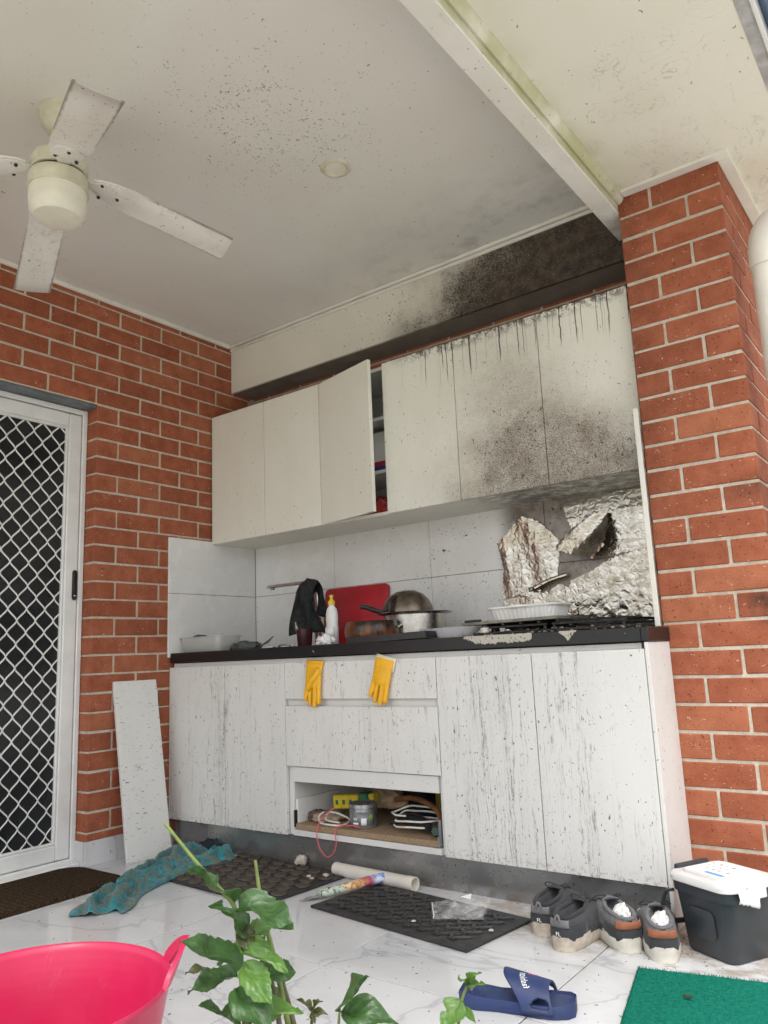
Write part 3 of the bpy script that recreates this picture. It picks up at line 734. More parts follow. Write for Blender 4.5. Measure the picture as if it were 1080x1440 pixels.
solo('dark_rag', bm, simple('navy_fabric', (.012, .022, .03), .9, var=.3, scale=50, bump=.3), 'dark navy rag bunched behind the teal cloth near the kickboard', 'cloth', ang=80, solid=.002)

# door mat, stone-look mat, rubber mat, green mat
cm = Mat('brown_coir'); cq = cm.obj(); cx_, cy_, cz_ = cm.sep(cq)
rib = cm.math('SINE', cy_*260 + cm.noise(cq, 30, 3)*5)
coir = cm.out(cm.mix(cm.ss(cm.noise(cm.scl(cq, (1, 3, 1)), 60, 4, .7), .3, .72), (.020, .013, .008), (.085, .058, .034)), 1, bump=(rib*.4 + cm.noise(cq, 260, 3, .7), .8, .005), spec=.05)
bm = prism(bmesh.new(), rrect(.38, .86, .07, 8), 0, .016, 'z', .005)
solo('door_mat', bm, coir, 'dark brown coir door mat lying before the security door', 'mat', loc=(0, 0, 0)).location = (.183, -.892, .001)
mq = thing('stone_look_mat', 'brown rubber mat of raised cobbles before the left base doors', 'mat', (.775, -.19, .001), rz=R(-3.5))
part('base', prism(bmesh.new(), rrect(.615, .43, .008, 3), 0, .007, 'z', .002), MT['rubber'], mq, False)
stm = simple('brown_rubber_stone', (.060, .046, .034), .7, var=.4, scale=30, bump=.4, dirt=.5, dirtc=(.14, .115, .085))
STM = []
for k in range(5):
    rr = random.Random(k); n = 9
    poly = [(.0345*math.cos(2*math.pi*i/n)*(1+rr.uniform(-.12, .10)), .0265*math.sin(2*math.pi*i/n)*(1+rr.uniform(-.12, .12)) + (.004 if i == 2 else 0)) for i in range(n)]
    b = bmesh.new(); prism(b, poly, 0, .0062, 'z', .0025, 1); STM.append(mesh_of(b, 'stone', stm))
for j in range(7):
    for i in range(9):
        x = -.272 + i*.0715 + (.0357 if j % 2 else 0); y = -.174 + j*.058 + .008*math.cos(x*20)
        if abs(x) > .275 or abs(y) > .19: continue
        o = bpy.data.objects.new('stone', random.choice(STM)); col.objects.link(o); o.parent = mq; o.location = (x, y, .0058); o.rotation_euler = (0, 0, random.uniform(-.25, .25))
rm = thing('rubber_mat', 'black rubber mat with diamond ribs lying before the stove end', 'mat', (1.566, -.237, .001), rz=R(-7.4))
bm = prism(bmesh.new(), rrect(.665, .325, .004, 2), 0, .008, 'z', .003); part('base', bm, MT['rubber'], rm, False)
b = bmesh.new(); prism(b, [(-.036, 0), (-.026, .006), (.026, .006), (.036, 0), (.026, -.006), (-.026, -.006)], 0, .0065, 'z', .0015, 1); ribt = simple('worn_rubber_rib', (.030, .030, .030), .40, var=.35, scale=50, dirt=.5, dirtc=(.10, .09, .075)); ribm = mesh_of(b, 'rib', ribt)
b = bmesh.new(); prism(b, [(-.018, 0), (-.012, .004), (.012, .004), (.018, 0), (.012, -.004), (-.012, -.004)], 0, .004, 'z', .001, 1); ribs2 = mesh_of(b, 'rib', ribt)
for i in range(10):
    for j in range(5):
        cx0, cy0 = -.265 + i*.0585, -.105 + j*.0525
        for sgn, me, ox, oy in ((1, ribm, 0, 0), (-1, ribm, .0292, 0), (1, ribs2, .0292, .021), (-1, ribs2, 0, .021)):
            x, y = cx0+ox, cy0+oy
            if abs(x) > .278 or abs(y) > .118: continue
            o = bpy.data.objects.new('rib', me); col.objects.link(o); o.parent = rm; o.location = (x, y, .0075); o.rotation_euler = (0, 0, R(40*sgn))
gm_ = Mat('green_turf'); gq = gm_.obj()
turf = gm_.out(gm_.mix(gm_.ss(gm_.noise(gq, 90, 4, .7), .25, .75), (.004, .125, .085), (.012, .23, .16)), .95, bump=(gm_.noise(gq, 330, 3, .7), .9, .006), spec=.1)
gmo = thing('green_mat', 'bright green bristle mat at the bottom right corner', 'mat', (2.632, -.415, .001), rz=R(12.5))
bm = bmesh.new(); grid(bm, 60, 34, lambda u, v: (-.29+.58*u + (.0025*nz(v*60, u*9, 1) if u in (0, 1) else 0), -.165+.32*v + (.003*nz(u*90, 3, 2) if v in (0, 1) else 0), .010 + .0022*nz(u*70, v*40, 3)))
part('pile', bm, turf, gmo, False, ang=80); part('backing', prism(bmesh.new(), rrect(.585, .325, .004, 2, 0, -.005), 0, .009, 'z'), turf, gmo, False)
rr = random.Random(5); bm = bmesh.new()
for k in range(2600):
    x, y = (rr.uniform(-.29, .29), rr.uniform(-.165, .155)) if k % 3 else rr.choice([(rr.uniform(-.29, .29), .155), (-.29, rr.uniform(-.165, .155))])
    a = rr.uniform(0, 6.28); l = rr.uniform(.004, .008); dx, dy = .0007*math.cos(a), .0007*math.sin(a); tx, ty = rr.uniform(-.004, .004), rr.uniform(-.004, .004)
    vs = [bm.verts.new(q) for q in ((x-dx, y-dy, .009), (x+dx, y+dy, .009), (x+tx, y+ty, .010+l))]; bm.faces.new(vs)
tag(part('bristles', bm, turf, gmo, False, smooth=False), kind='stuff')
g2 = bmesh.new()
lf = simple('leaf_litter', (.05, .03, .015), .9)
solo('dead_leaf', grid(g2, 6, 4, lambda u, v: (2.462+.022*u, -.452+.010*(v-.5)*math.sin(math.pi*(.1+.8*u)), .0165+.004*math.sin(3*v)+.002*u)), lf, 'small brown dead leaf lying on the green mat', 'leaf', solid=.0006)

# pvc tube, printed sleeve, plastic bag, crumpled scrap
pt = thing('plastic_tube', 'length of white plastic tube lying along the kickboard', 'tube', (1.24, 0, 0))
bm = bmesh.new(); a, b_ = Vector((1.035, -.012, .0245)), Vector((1.425, -.040, .0245)); dx = (b_-a).normalized()
up = Vector((0, 0, 1)); sdv = dx.cross(up)
def ring(c, r): return [c + (up*math.cos(2*math.pi*i/24) + sdv*math.sin(2*math.pi*i/24))*r for i in range(24)]
loft(bm, [ring(a+dx*.03, .0195), ring(a, .0195), ring(a, .0235), ring(b_-dx*.035, .0235), ring(b_-dx*.033, .0245), ring(b_, .0245), ring(b_, .0205), ring(b_-dx*.06, .0195), ring(b_-dx*.061, .002)], cap=True)
part('pipe', bm, MT['pvc'], pt)
m = Mat('printed_film'); q = m.obj(); x, y, z = m.sep(q)
n = m.noise(q, 55, 4, .6, .8)
pc = m.mix(m.ss(y, -.07, -.04), m.mix(m.ss(n, .40, .50), (.03, .13, .05), (.55, .60, .50)), m.mix(m.ss(n, .42, .55), (.55, .22, .06), (.72, .62, .40)))
pc = m.mix(m.ss(y, .00, .03)*m.ss(n, .35, .5), pc, (.45, .06, .16)); pc = m.mix(m.ss(y, .04, .065), pc, m.mix(m.ss(n, .40, .55), (.12, .22, .62), (.62, .70, .80)))
prt = m.out(pc, .25)
us = thing('printed_sleeve', 'rolled colourful printed plastic sleeve on the edge of the black mat', 'packaging', (1.235, -.145, .004))
bm = bmesh.new(); pts = spline([(1.19, -.275, .021), (1.225, -.20, .024), (1.262, -.10, .029), (1.292, -.02, .030)], 8)
tube(bm, pts, [.017+.004*i/len(pts)+.0015*nz(i*.7, 0, 0) for i in range(len(pts))], 14, flat=.8); part('roll', bm, prt, us, ang=70)
bm = bmesh.new(); grid(bm, 8, 6, lambda u, v: (1.145+.07*u+.02*v*0, -.285+.055*(v-.5)*(1-.55*u)+.06*u-.02, .006+.012*u+.004*nz(u*4, v*4, 1))); part('clear_end', bm, simple('grey_film', (.25, .26, .25), .2, var=.3, scale=60), us, solid=.001)
m = Mat('clear_film'); q = m.obj()
film = m.out((.95, .95, .95), .08, trans=.0, alpha=m.ss(m.noise(q, 25, 4, .6, .6), .38, .78, .07, .36), bump=(m.noise(q, 40, 3), .5, .006))
zb = thing('plastic_bag', 'clear plastic zip bag lying on the black rubber mat', 'bag', (1.69, -.16, .012))
ZB = [Vector(p) for p in ((1.575, -.165, 0), (1.66, -.285, 0), (1.80, -.215, 0), (1.735, -.05, 0))]
def bagf(h):
    def f(u, v):
        p = ZB[0].lerp(ZB[1], v).lerp(ZB[3].lerp(ZB[2], v), u); e = (math.sin(math.pi*u)*math.sin(math.pi*v))**.5 if 0 < u < 1 and 0 < v < 1 else 0
        return (p.x+.006*nz(u*3, v*3, 1), p.y+.006*nz(u*4, v*3, 8), .0145 + h*e*(.03+.018*nz(u*4, v*4, 3)+.01*nz(u*10, v*10, 4)) + .012*max(0, u-.8)*5*h)
    return f
bm = bmesh.new(); grid(bm, 26, 20, bagf(1)); grid(bm, 20, 16, bagf(.06)); part('film', bm, film, zb, ang=70)
bm = bmesh.new(); tube(bm, [Vector(bagf(1)(0.02, k/12)) + Vector((0, 0, .002)) for k in range(13)], .0022, 6); part('zip_strip', bm, MT['pvc'], zb)
bm = bmesh.new(); c = Vector(bagf(1)(.62, .42)); vs = [bm.verts.new(c + Vector(d)) for d in ((-.02, -.01, .006), (.022, -.016, .006), (.004, .02, .012))]; bm.faces.new(vs); part('sticker', bm, MT['paper'], zb)
bm = bmesh.new(); bmesh.ops.create_icosphere(bm, subdivisions=3, radius=.022)
for v in bm.verts: v.co = Vector((.842+v.co.x*1.3, .002+v.co.y*.8, .030+v.co.z*.9)) + Vector((nz(*v.co, s=70), nz(*v.co, s=60), nz(*v.co, s=80)))*.008
solo('tissue_scrap', bm, simple('dirty_tissue', (.52, .47, .40), .9, var=.25, scale=60), 'crumpled dirty tissue scrap lying on the cobbled mat by the kickboard', 'litter', ang=20)
rr = random.Random(11); bits = [(1.04, -.075, .014), (.99, -.115, .011), (1.02, -.13, .009), (1.865, -.285, .008), (1.62, -.33, .007)]
for k, (x, y, s_) in enumerate(bits):
    bm = bmesh.new(); bmesh.ops.create_icosphere(bm, subdivisions=2, radius=s_)
    for v in bm.verts: v.co = Vector((x+v.co.x, y+v.co.y*.7, .012+s_*.35+v.co.z*.4)) + Vector((nz(*v.co, s=170), nz(*v.co, s=160), nz(*v.co, s=180)))*.003
    solo('litter_crumb', bm, simple('pale_crumb', (.5, .48, .44), .9, var=.2), ['whitish crumb at the right end of the cobbled mat, largest of three', 'whitish crumb on the cobbled mat, the leftmost of three', 'tiny whitish crumb on the cobbled mat, nearest the camera', 'tiny pale crumb on the right end of the black rubber mat', 'tiny pale crumb on the front of the black rubber mat'][k], 'litter', group='crumbs scattered on the mats', ang=20)
# litter specks: what nobody could count
bm = bmesh.new()
for k in range(420):
    x, y = rr.uniform(.3, 2.5), rr.uniform(-1.3, .0)
    if k % 2: x, y = rr.uniform(1.2, 2.4), -.02 - abs(rr.gauss(0, .12))
    if (1.2 < x < 1.93 and y > -.45): continue
    a = rr.uniform(0, 6.28); l, w_ = rr.uniform(.001, .005), rr.uniform(.0005, .0015); d = Vector((math.cos(a), math.sin(a), 0)); n_ = Vector((-d.y, d.x, 0)); c = Vector((x, y, .0012))
    vs = [bm.verts.new(q) for q in (c-d*l, c-n_*w_, c+d*l, c+n_*w_)]; bm.faces.new(vs)
o = part('floor_grit', bm, lf, None, False, smooth=False, solid=.0008); tag(o, 'scattered dark grit and leaf crumbs over the marble floor', 'litter', kind='stuff')

# ------------------------------------------------------------------ shoes
def fabric(name, c, sc_=220, **k):
    m = Mat(name); q = m.obj()
    base = m.mix(m.ss(m.noise(q, 24, 4), .3, .7), tuple(v*.8 for v in c), tuple(v*1.15 for v in c))
    base = m.mix(m.ss(m.noise(q, 16, 5, .7), .58, .8)*.4, base, (.16, .13, .10))
    d, _ = m.vor(q, sc_)
    return m.out(base, .85, bump=(d, .25, .002), sheen=.1, **k)
shoe_dark = fabric('charcoal_mesh', (.030, .032, .036)); shoe_grey = fabric('grey_mesh', (.15, .15, .155)); shoe_mid = fabric('slate_mesh', (.050, .052, .057)); lining = fabric('shoe_lining', (.13, .13, .14)); lining_d = fabric('dark_lining', (.025, .025, .028))
sole_d = simple('muddy_sole', (.42, .37, .30), .85, var=.15, scale=50, dirt=.95, dirtc=(.13, .08, .045), bump=.4)
sole_c = simple('cream_sole', (.50, .48, .42), .8, var=.1, scale=40, dirt=.7, dirtc=(.20, .16, .10), bump=.3)
orange_tab = fabric('orange_suede', (.27, .095, .045)); sockm = simple('white_sock', (.72, .71, .70), .9, var=.08, scale=60, bump=.3)
ST = [(.000, .012, .079), (.0045, .0225, .081), (.015, .0305, .083), (.045, .0375, .087), (.09, .0375, .087), (.115, .039, .095), (.14, .043, .094), (.17, .0475, .081), (.205, .0480, .063), (.24, .042, .050), (.262, .030, .042), (.273, .013, .035)]
def shoe(name, label, group, loc, rz, upm, heelm, solem, linm, kind):
    t = thing(name, label, 'shoe', loc, group, rz); t.scale = (1.10, 1.16, 1.0)
    sh = .030
    rings = []
    for k, (y, hw, zt) in enumerate(ST):
        opn = 1 <= k <= 4
        ho = {1: .012, 2: .0215, 3: .0285, 4: .026, 5: .011}.get(k, .004)
        zi = (sh+.012) if 1 <= k <= 4 else (sh+.03 if k == 5 else zt - .0015)
        if k == 0: ho, zi = .005, zt-.001
        zb = sh - .006 + max(0, (y-.2))*.10
        L = []
        for q in range(8):
            a = q/7; x = hw*(1+.10*math.sin(math.pi*min(1, a*1.3))) ; 
            cx_ = hw + (ho-hw)*(a**2.2) + .10*hw*math.sin(math.pi*a)*(1 if k > 4 else .5); z = zb + (zt-zb)*math.sin(a*math.pi/2)**(.9 if k > 5 else 1.0)
            L.append((cx_, z))
        inner = [(ho*.86, zt-.004), (ho*.72, (zt+zi)/2), (ho*.55, zi)] if (opn or k == 5) else [(ho*.8, zt-.0008), (ho*.5, zt-.001), (ho*.3, zi)]
        R_ = [(-x, y, z) for x, z in L] + [(-x, y, z) for x, z in inner] + [(x, y, z) for x, z in inner[::-1]] + [(x, y, z) for x, z in L[::-1]]
        rings.append(R_)
    bm = bmesh.new(); loft(bm, rings)
    o = part('upper', bm, upm, t, False, ang=60); s = o.modifiers.new('smooth', 'SUBSURF'); s.levels = s.render_levels = 1
    # lining pad round the ankle
    bm = bmesh.new(); pad = [(x*s_, y, z) for s_ in (1,) for x, y, z in ((0, .0045, .080), (.013, .008, .0815), (.0225, .020, .084), (.0285, .048, .0875), (.026, .085, .088), (.017, .110, .096), (0, .120, .101), (-.017, .110, .096), (-.026, .085, .088), (-.0285, .048, .0875), (-.0225, .020, .084), (-.013, .008, .0815))]
    tube(bm, pad, .0058, 8, closed=True); part('collar', bm, linm, t, False, ang=80)
    # insole seen through the opening
    bm = bmesh.new(); prism(bm, [(.024*math.cos(a)*1.0, .062+.052*math.sin(a)) for a in [2*math.pi*i/16 for i in range(16)]], sh+.010, sh+.0155, 'z'); part('insole', bm, lining_d, t, False)
    # sole
    out = []
    for k, (y, hw, zt) in enumerate(ST): out.append((hw*1.07+.003, y - (.006 if k == 0 else 0) + (.006 if k == len(ST)-1 else 0)))
    bm = bmesh.new(); R2 = []
    for zz, sc_ in ((0, .90), (.004, .97), (.016, 1.02), (.026, 1.0), (.032, .955)):
        r_ = [(x*sc_, .135+(y-.135)*(.98+.02*sc_) - (.004 if zz < .003 and y < .02 else 0), zz*(1.12 if y < .1 else .93) + max(0, y-.19)**1.5*.55) for x, y in out]
        R2.append([(-x, y, z) for x, y, z in r_] + [(x, y, z) for x, y, z in r_[::-1]])
    loft(bm, R2); part('sole', bm, solem, t, False, ang=50)
    # heel counter: a shell over the back of the upper
    def shell(z0, z1, y1, off, nm, mt, par=t, a1=1.0):
        bm = bmesh.new()
        def f(u, v):
            a = (u-.5)*2*a1; yy = y1*abs(a)**1.6
            hw = .0
            for (ya, ha, _), (yb, hb, _) in zip(ST, ST[1:]):
                if ya <= yy <= yb: hw = ha + (hb-ha)*(yy-ya)/(yb-ya); break
            z = z0 + (z1-z0)*v; lean = .0025*math.sin(math.pi*v)
            fr = min(1, (z-.024)/.075); g = 1 - .20*max(0, fr)**2.2
            x = math.copysign(1, a)*hw*g*1.04*(min(1, abs(a)*3)**.5)
            return (x*(1+off*10), yy - off - lean, z)
        grid(bm, 22, 6, f); return part(nm, bm, mt, par, False, ang=80, solid=.002)
    shell(.027, .062, .07, .0036, 'heel_counter', heelm)
    if kind == 'dark':
        tab = shell(.060, .080, .014, .0050, 'heel_tab', shoe_grey, a1=.7)
        tb = text_verts('FL', .014); bmesh.ops.transform(tb, matrix=Matrix.Translation((0, -.0105, .040)) @ Matrix.Rotation(R(90), 4, 'X'), verts=tb.verts)
        part('logo', tb, MT['paper'], t, False, smooth=False, solid=.0006)
        bm = bmesh.new(); tube(bm, spline([(-.006, -.004, .066), (-.006, -.010, .082), (0, -.008, .092), (.006, -.010, .082), (.006, -.004, .066)], 4), .0028, 6); part('pull_loop', bm, shoe_grey, t, False)
    else:
        shell(.058, .077, .024, .0052, 'heel_tab', orange_tab, a1=.9)
        bm = bmesh.new(); bmesh.ops.create_icosphere(bm, subdivisions=4, radius=1)
        for v in bm.verts: v.co = Vector((v.co.x*.023, .052+v.co.y*.034, .068+v.co.z*.034)) + Vector((nz(*v.co, s=2.6), nz(*v.co, s=3.1), nz(*v.co, s=2.2)))*.010
        k_ = solo('sock', bm, sockm, 'white sock stuffed into the ' + label, 'sock', 'white socks left in the grey shoes', ang=70, loc=(0, .045, .045))
        k_.location = Matrix.Translation(loc) @ Matrix.Rotation(rz, 4, 'Z') @ Vector((0, .045, .05)); k_.rotation_euler = (0, 0, rz)
    # tongue and laces
    bm = bmesh.new(); grid(bm, 6, 8, lambda u, v: ((u-.5)*.038, .108+.05*v-.010*(1-v), .100 - .014*v + .003*math.cos((u-.5)*3))); part('tongue', bm, heelm, t, False, ang=80, solid=.004)
    for k in range(4):
        y = .128+.016*k; z = .0925-.0055*k
        bm = bmesh.new(); tube(bm, spline([(-.026, y, z-.012), (-.014, y+.003, z+.001), (0, y+.006*(-1)**k, z+.004), (.014, y+.003, z+.001), (.026, y, z-.012)], 4), .0022, 6); part('lace', bm, lining_d, t, False)
    bm = bmesh.new(); tube(bm, spline([(0, .128, .095), (.025, .118, .108), (.036, .130, .098), (.01, .134, .097), (-.028, .122, .107), (-.037, .136, .092), (-.004, .13, .096)], 6), .0018, 6); part('lace_bow', bm, lining_d, t, False)
    bm = bmesh.new()                                        # side panels
    for sg in (-1, 1):
        pnl = []
        for u in range(9):
            y = .075 + .12*u/8
            for (ya, ha, za), (yb, hb, zb_) in zip(ST, ST[1:]):
                if ya <= y <= yb: f_ = (y-ya)/(yb-ya); hw = ha+(hb-ha)*f_
            pnl.append((y, hw))
        vs = [[bm.verts.new((sg*(hw*1.075+.002 - .010*v*v), y+.012*v, .030+.030*v*(1-.25*abs(i-4)/4))) for v in (0, .4, .8, 1)] for i, (y, hw) in enumerate(pnl)]
        for A, C in zip(vs, vs[1:]):
            for q in range(3): bm.faces.new((A[q], A[q+1], C[q+1], C[q]))
    part('side_overlay', bm, heelm, t, False, ang=70, solid=.0015)
    return t
SG = 'shoes lined up along the kickboard'
shoe('sneaker', 'dark charcoal sneaker at the left end of the shoe row, beside the mat', SG, (1.992, -.215, .001), R(4), shoe_mid, shoe_dark, sole_d, lining_d, 'dark')
shoe('sneaker', 'dark charcoal sneaker with muddy pale sole, second in the shoe row', SG, (2.088, -.292, .001), R(-4), shoe_mid, shoe_dark, sole_d, lining_d, 'dark')
shoe('sneaker', 'grey shoe with orange heel tab toeing left under the cabinet', SG, (2.256, -.208, .001), R(44), shoe_grey, shoe_dark, sole_c, lining, 'grey')
shoe('sneaker', 'grey shoe with orange heel tab standing beside the food bin', SG, (2.352, -.232, .001), R(24), shoe_grey, shoe_dark, sole_c, lining, 'grey')

# ------------------------------------------------------------------ blue slide sandal
sl = thing('slide_sandal', 'navy blue slide sandal lying on the marble floor', 'sandal', (2.022, -.705, .001), rz=R(17.5))
navy = simple('navy_foam', (.016, .034, .115), .55, var=.15, scale=20, bump=.15, dirt=.2, dirtc=(.12, .12, .14))
prof = [(0, .026), (.012, .034), (.04, .039), (.09, .036), (.14, .040), (.19, .048), (.225, .047), (.252, .037), (.266, .019)]
oz = [(x, -w_) for x, w_ in prof] + [(x, w_) for x, w_ in prof[::-1]]
bm = bmesh.new(); R3 = []
for z, s_ in ((0, .94), (.004, .99), (.014, .98), (.022, 1.0), (.0265, .975), (.0265, .90), (.022, .86)):
    R3.append([(.133+(x-.133)*(.96+.04*s_), y*s_, z + (.010*max(0, 1-x/.08) if z > .02 else 0)*.8 + (.006*max(0, (x-.22)/.04) if z > .01 else 0)) for x, y in oz])
loft(bm, R3); part('sole', bm, navy, sl, False, ang=40)
b = bmesh.new(); prism(b, [(-.0012, -.5), (.0012, -.5), (.0012, .5), (-.0012, .5)], 0, .002, 'z'); ridge = mesh_of(b, 'ridge', navy)
for k in range(40):
    x = .012 + k*.0063
    for (xa, wa), (xb, wb_) in zip(prof, prof[1:]):
        if xa <= x <= xb: hw = wa+(wb_-wa)*(x-xa)/(xb-xa)
    o = bpy.data.objects.new('ridge', ridge); col.objects.link(o); o.parent = sl; o.location = (x, 0, .0222+.008*max(0, 1-x/.08)+.006*max(0, (x-.22)/.04)); o.scale = (1, hw*1.62, 1)
def strap(u, v, off=0):
    a = math.pi*v; lean = -.060 + .080*math.sin(a)
    x0 = .150 - .045*math.sin(a)**1.5; x1 = .222 - .012*math.sin(a)
    x = x0 + (x1-x0)*u; hw = .0485+off; h = (.070 - .022*u)+off
    s_ = math.sin(a); return Vector((x, -hw*math.cos(a)*(1 + .06*s_), .010 + h*s_**.82))
bm = bmesh.new(); grid(bm, 24, 48, lambda u, v: strap(u, v))
kill = []
for f in bm.faces:
    c = f.calc_center_median()
    for cx_ in ((.192, .019),):
        if ((c.x-cx_[0])/.021)**2 + ((c.z-.026)/.015)**2 < 1 and c.z > .02: kill.append(f)
bmesh.ops.delete(bm, geom=kill, context='FACES'); part('strap', bm, navy, sl, False, ang=60, solid=.0065)
tb = text_verts('fashion', .019, .45)
for v in tb.verts:
    vv = .37 + v.co.x/.20; uu = .36 + v.co.y/.075
    v.co = strap(uu, vv, .0038)
part('script_print', tb, MT['paper'], sl, False, smooth=False)
bm = bmesh.new()
for k in range(3):
    c = strap(.62+.07*(k-1), .55+.02*k, .0042); lathe(bm, [(0, 0), (.0035, -.0006)], c, 8)
tag(part('red_emblem', bm, simple('red_print', (.5, .03, .06), .5), sl, False), kind='stuff')

# ------------------------------------------------------------------ food waste bin
bn = thing('food_bin', 'small dark grey food waste bin with white lid by the pillar', 'bin', (2.475, -.075, .001), rz=R(-28))
slate = simple('slate_plastic', (.030, .036, .042), .42, var=.12, scale=8, dirt=.3, dirtc=(.12, .12, .12))
wlid = simple('white_plastic', (.62, .61, .60), .4, var=.04, scale=12, dirt=.35, dirtc=(.45, .36, .28))
def rr3(w_, h_, r_, z): return [(x, y, z) for x, y in rrect(w_, h_, r_, 6)]
bm = bmesh.new(); loft(bm, [rr3(.150, .145, .02, 0), rr3(.162, .157, .026, .006), rr3(.180, .175, .03, .10), rr3(.190, .186, .032, .150), rr3(.200, .196, .034, .152), rr3(.203, .199, .034, .176)])
body = part('body', bm, slate, bn, False, ang=45)
bm = bmesh.new(); prism(bm, rrect(.085, .075, .02, 5, .0, .085), 0, .003, 'y', .002)
for v in bm.verts: v.co.y = -.0885 + (v.co.z-.085)*-.08 - v.co.y
part('panel', bm, slate, body, False)
bm = bmesh.new(); loft(bm, [rr3(.206, .202, .036, .1765), rr3(.214, .210, .038, .179), rr3(.214, .210, .038, .190), rr3(.204, .200, .036, .196), rr3(.160, .156, .03, .198), rr3(.156, .152, .03, .2035), rr3(.146, .142, .026, .2045)])
ld = part('lid', bm, wlid, bn, False, ang=40)
part('latch', B(.1075, -.035, .158, .1145, .030, .192, bev=.002), wlid, bn, False)
part('lid_lever', B(-.1155, -.06, .188, -.098, .06, .206, bev=.005, seg=2), slate, bn, False)
bm = bmesh.new(); tube(bm, spline([(-.085, -.099, .150), (-.108, -.104, .140), (-.125, -.104, .10), (-.132, -.09, .062), (-.134, -.03, .048), (-.134, .05, .05), (-.118, .098, .10), (-.085, .10, .150)], 8), .0075, 8, flat=.6); part('handle', bm, slate, bn, False)
st = part('sticker', B(-.068, -.066, .2046, .068, .064, .2052), MT['paper'], ld, False)
rr = random.Random(3); cols = [(.25, .30, .34), (.34, .30, .22), (.18, .32, .30), (.42, .22, .14)]
icm = [simple('print_%s' % n_, c, .6) for n_, c in zip(('slate', 'tan', 'teal', 'rust'), cols)]
for k in range(14):
    bm = bmesh.new(); a = rr.uniform(.004, .008)
    prism(bm, [(a*math.cos(t_)*rr.uniform(.6, 1), a*math.sin(t_)*rr.uniform(.5, 1)) for t_ in [i*1.047 for i in range(6)]], .2053, .2056, 'z')
    bmesh.ops.translate(bm, vec=(-.055+.022*(k % 5)+rr.uniform(-.004, .004), -.018+.026*(k//5), 0), verts=bm.verts)
    o = part('icon', bm, icm[k % 4], bn, False, smooth=False)
bm = B(-.01, -.058, .2053, .052, -.043, .2057); part('blue_label', bm, simple('blue_print', (.10, .33, .62), .5), bn, False)
bm = bmesh.new(); grid(bm, 10, 8, lambda u, v: (.1155+.004*math.sin(3*v)+.002*nz(u*5, v*4, 1), -.075+.07*u, .186-(.030+.014*nz(u*5, 0, 1)+.02*u)*v)); part('torn_label', bm, MT['paper'], bn, False, solid=.0008)

# ------------------------------------------------------------------ pink tub
m = Mat('pink_plastic'); q = m.obj(); x, y, z = m.sep(q)
scf = m.ss(m.math('ABSOLUTE', m.noise(m.scl(q, (1, 1, .35)), 14, 4, .6, .8) - .5), .008, .0)*m.ss(m.noise(q, 6, 3), .45, .62)
pk = m.out(m.mix(m.clamp(scf*.35 + m.ss(m.noise(q, 9, 5, .7), .55, .8)*.22), m.mix(m.ss(m.noise(q, 5, 4, .6), .3, .7), (.52, .014, .075), (.60, .020, .095)), (.50, .16, .19)), m.ss(m.noise(q, 12, 4), .3, .7, .30, .42), bump=(m.math('SINE', z*420)*.15 + m.noise(q, 60, 3), .05, .003))
tb_ = thing('plastic_tub', 'hot pink flexible tub with loop handles at the lower left', 'tub', (1.805, -1.665, .001))
H, RT, RB = .300, .223, .165
bm = bmesh.new(); lathe(bm, [(0, .004), (RB-.012, .004), (RB, .012), (.185, .10), (.207, .22), (RT-.002, H-.012), (RT+.002, H-.004), (RT, H), (RT-.004, H-.002), (RT-.0075, H-.012), (.202, .22), (.180, .10), (RB-.006, .018), (RB-.02, .010), (0, .010)], (0, 0, 0), 96)
part('body', bm, pk, tb_, False, ang=60)
def tubhandle(ang):
    bm = bmesh.new(); NU = 28
    d = lambda a, r, z: Vector((r*math.cos(a), r*math.sin(a), z))
    rows = []
    for i in range(NU+1):
        t = i/NU; k = math.sin(math.pi*t); sp = (t-.5)*2
        outer = (ang + .33*sp*(1-.25*k), RT+.001+.024*k, H-.004+.056*k**.6)
        inn = (ang + .20*sp, RT+.001+.015*k, H-.004+.036*k)
        A, C = d(*outer), d(*inn); nrm = d(ang, 1, 0)*.0038
        rows.append([A+nrm, A-nrm, C-nrm, C+nrm])
    loft(bm, rows); part('handle', bm, pk, tb_, False, ang=60)
TH = R(52)
tubhandle(TH); tubhandle(TH+math.pi)

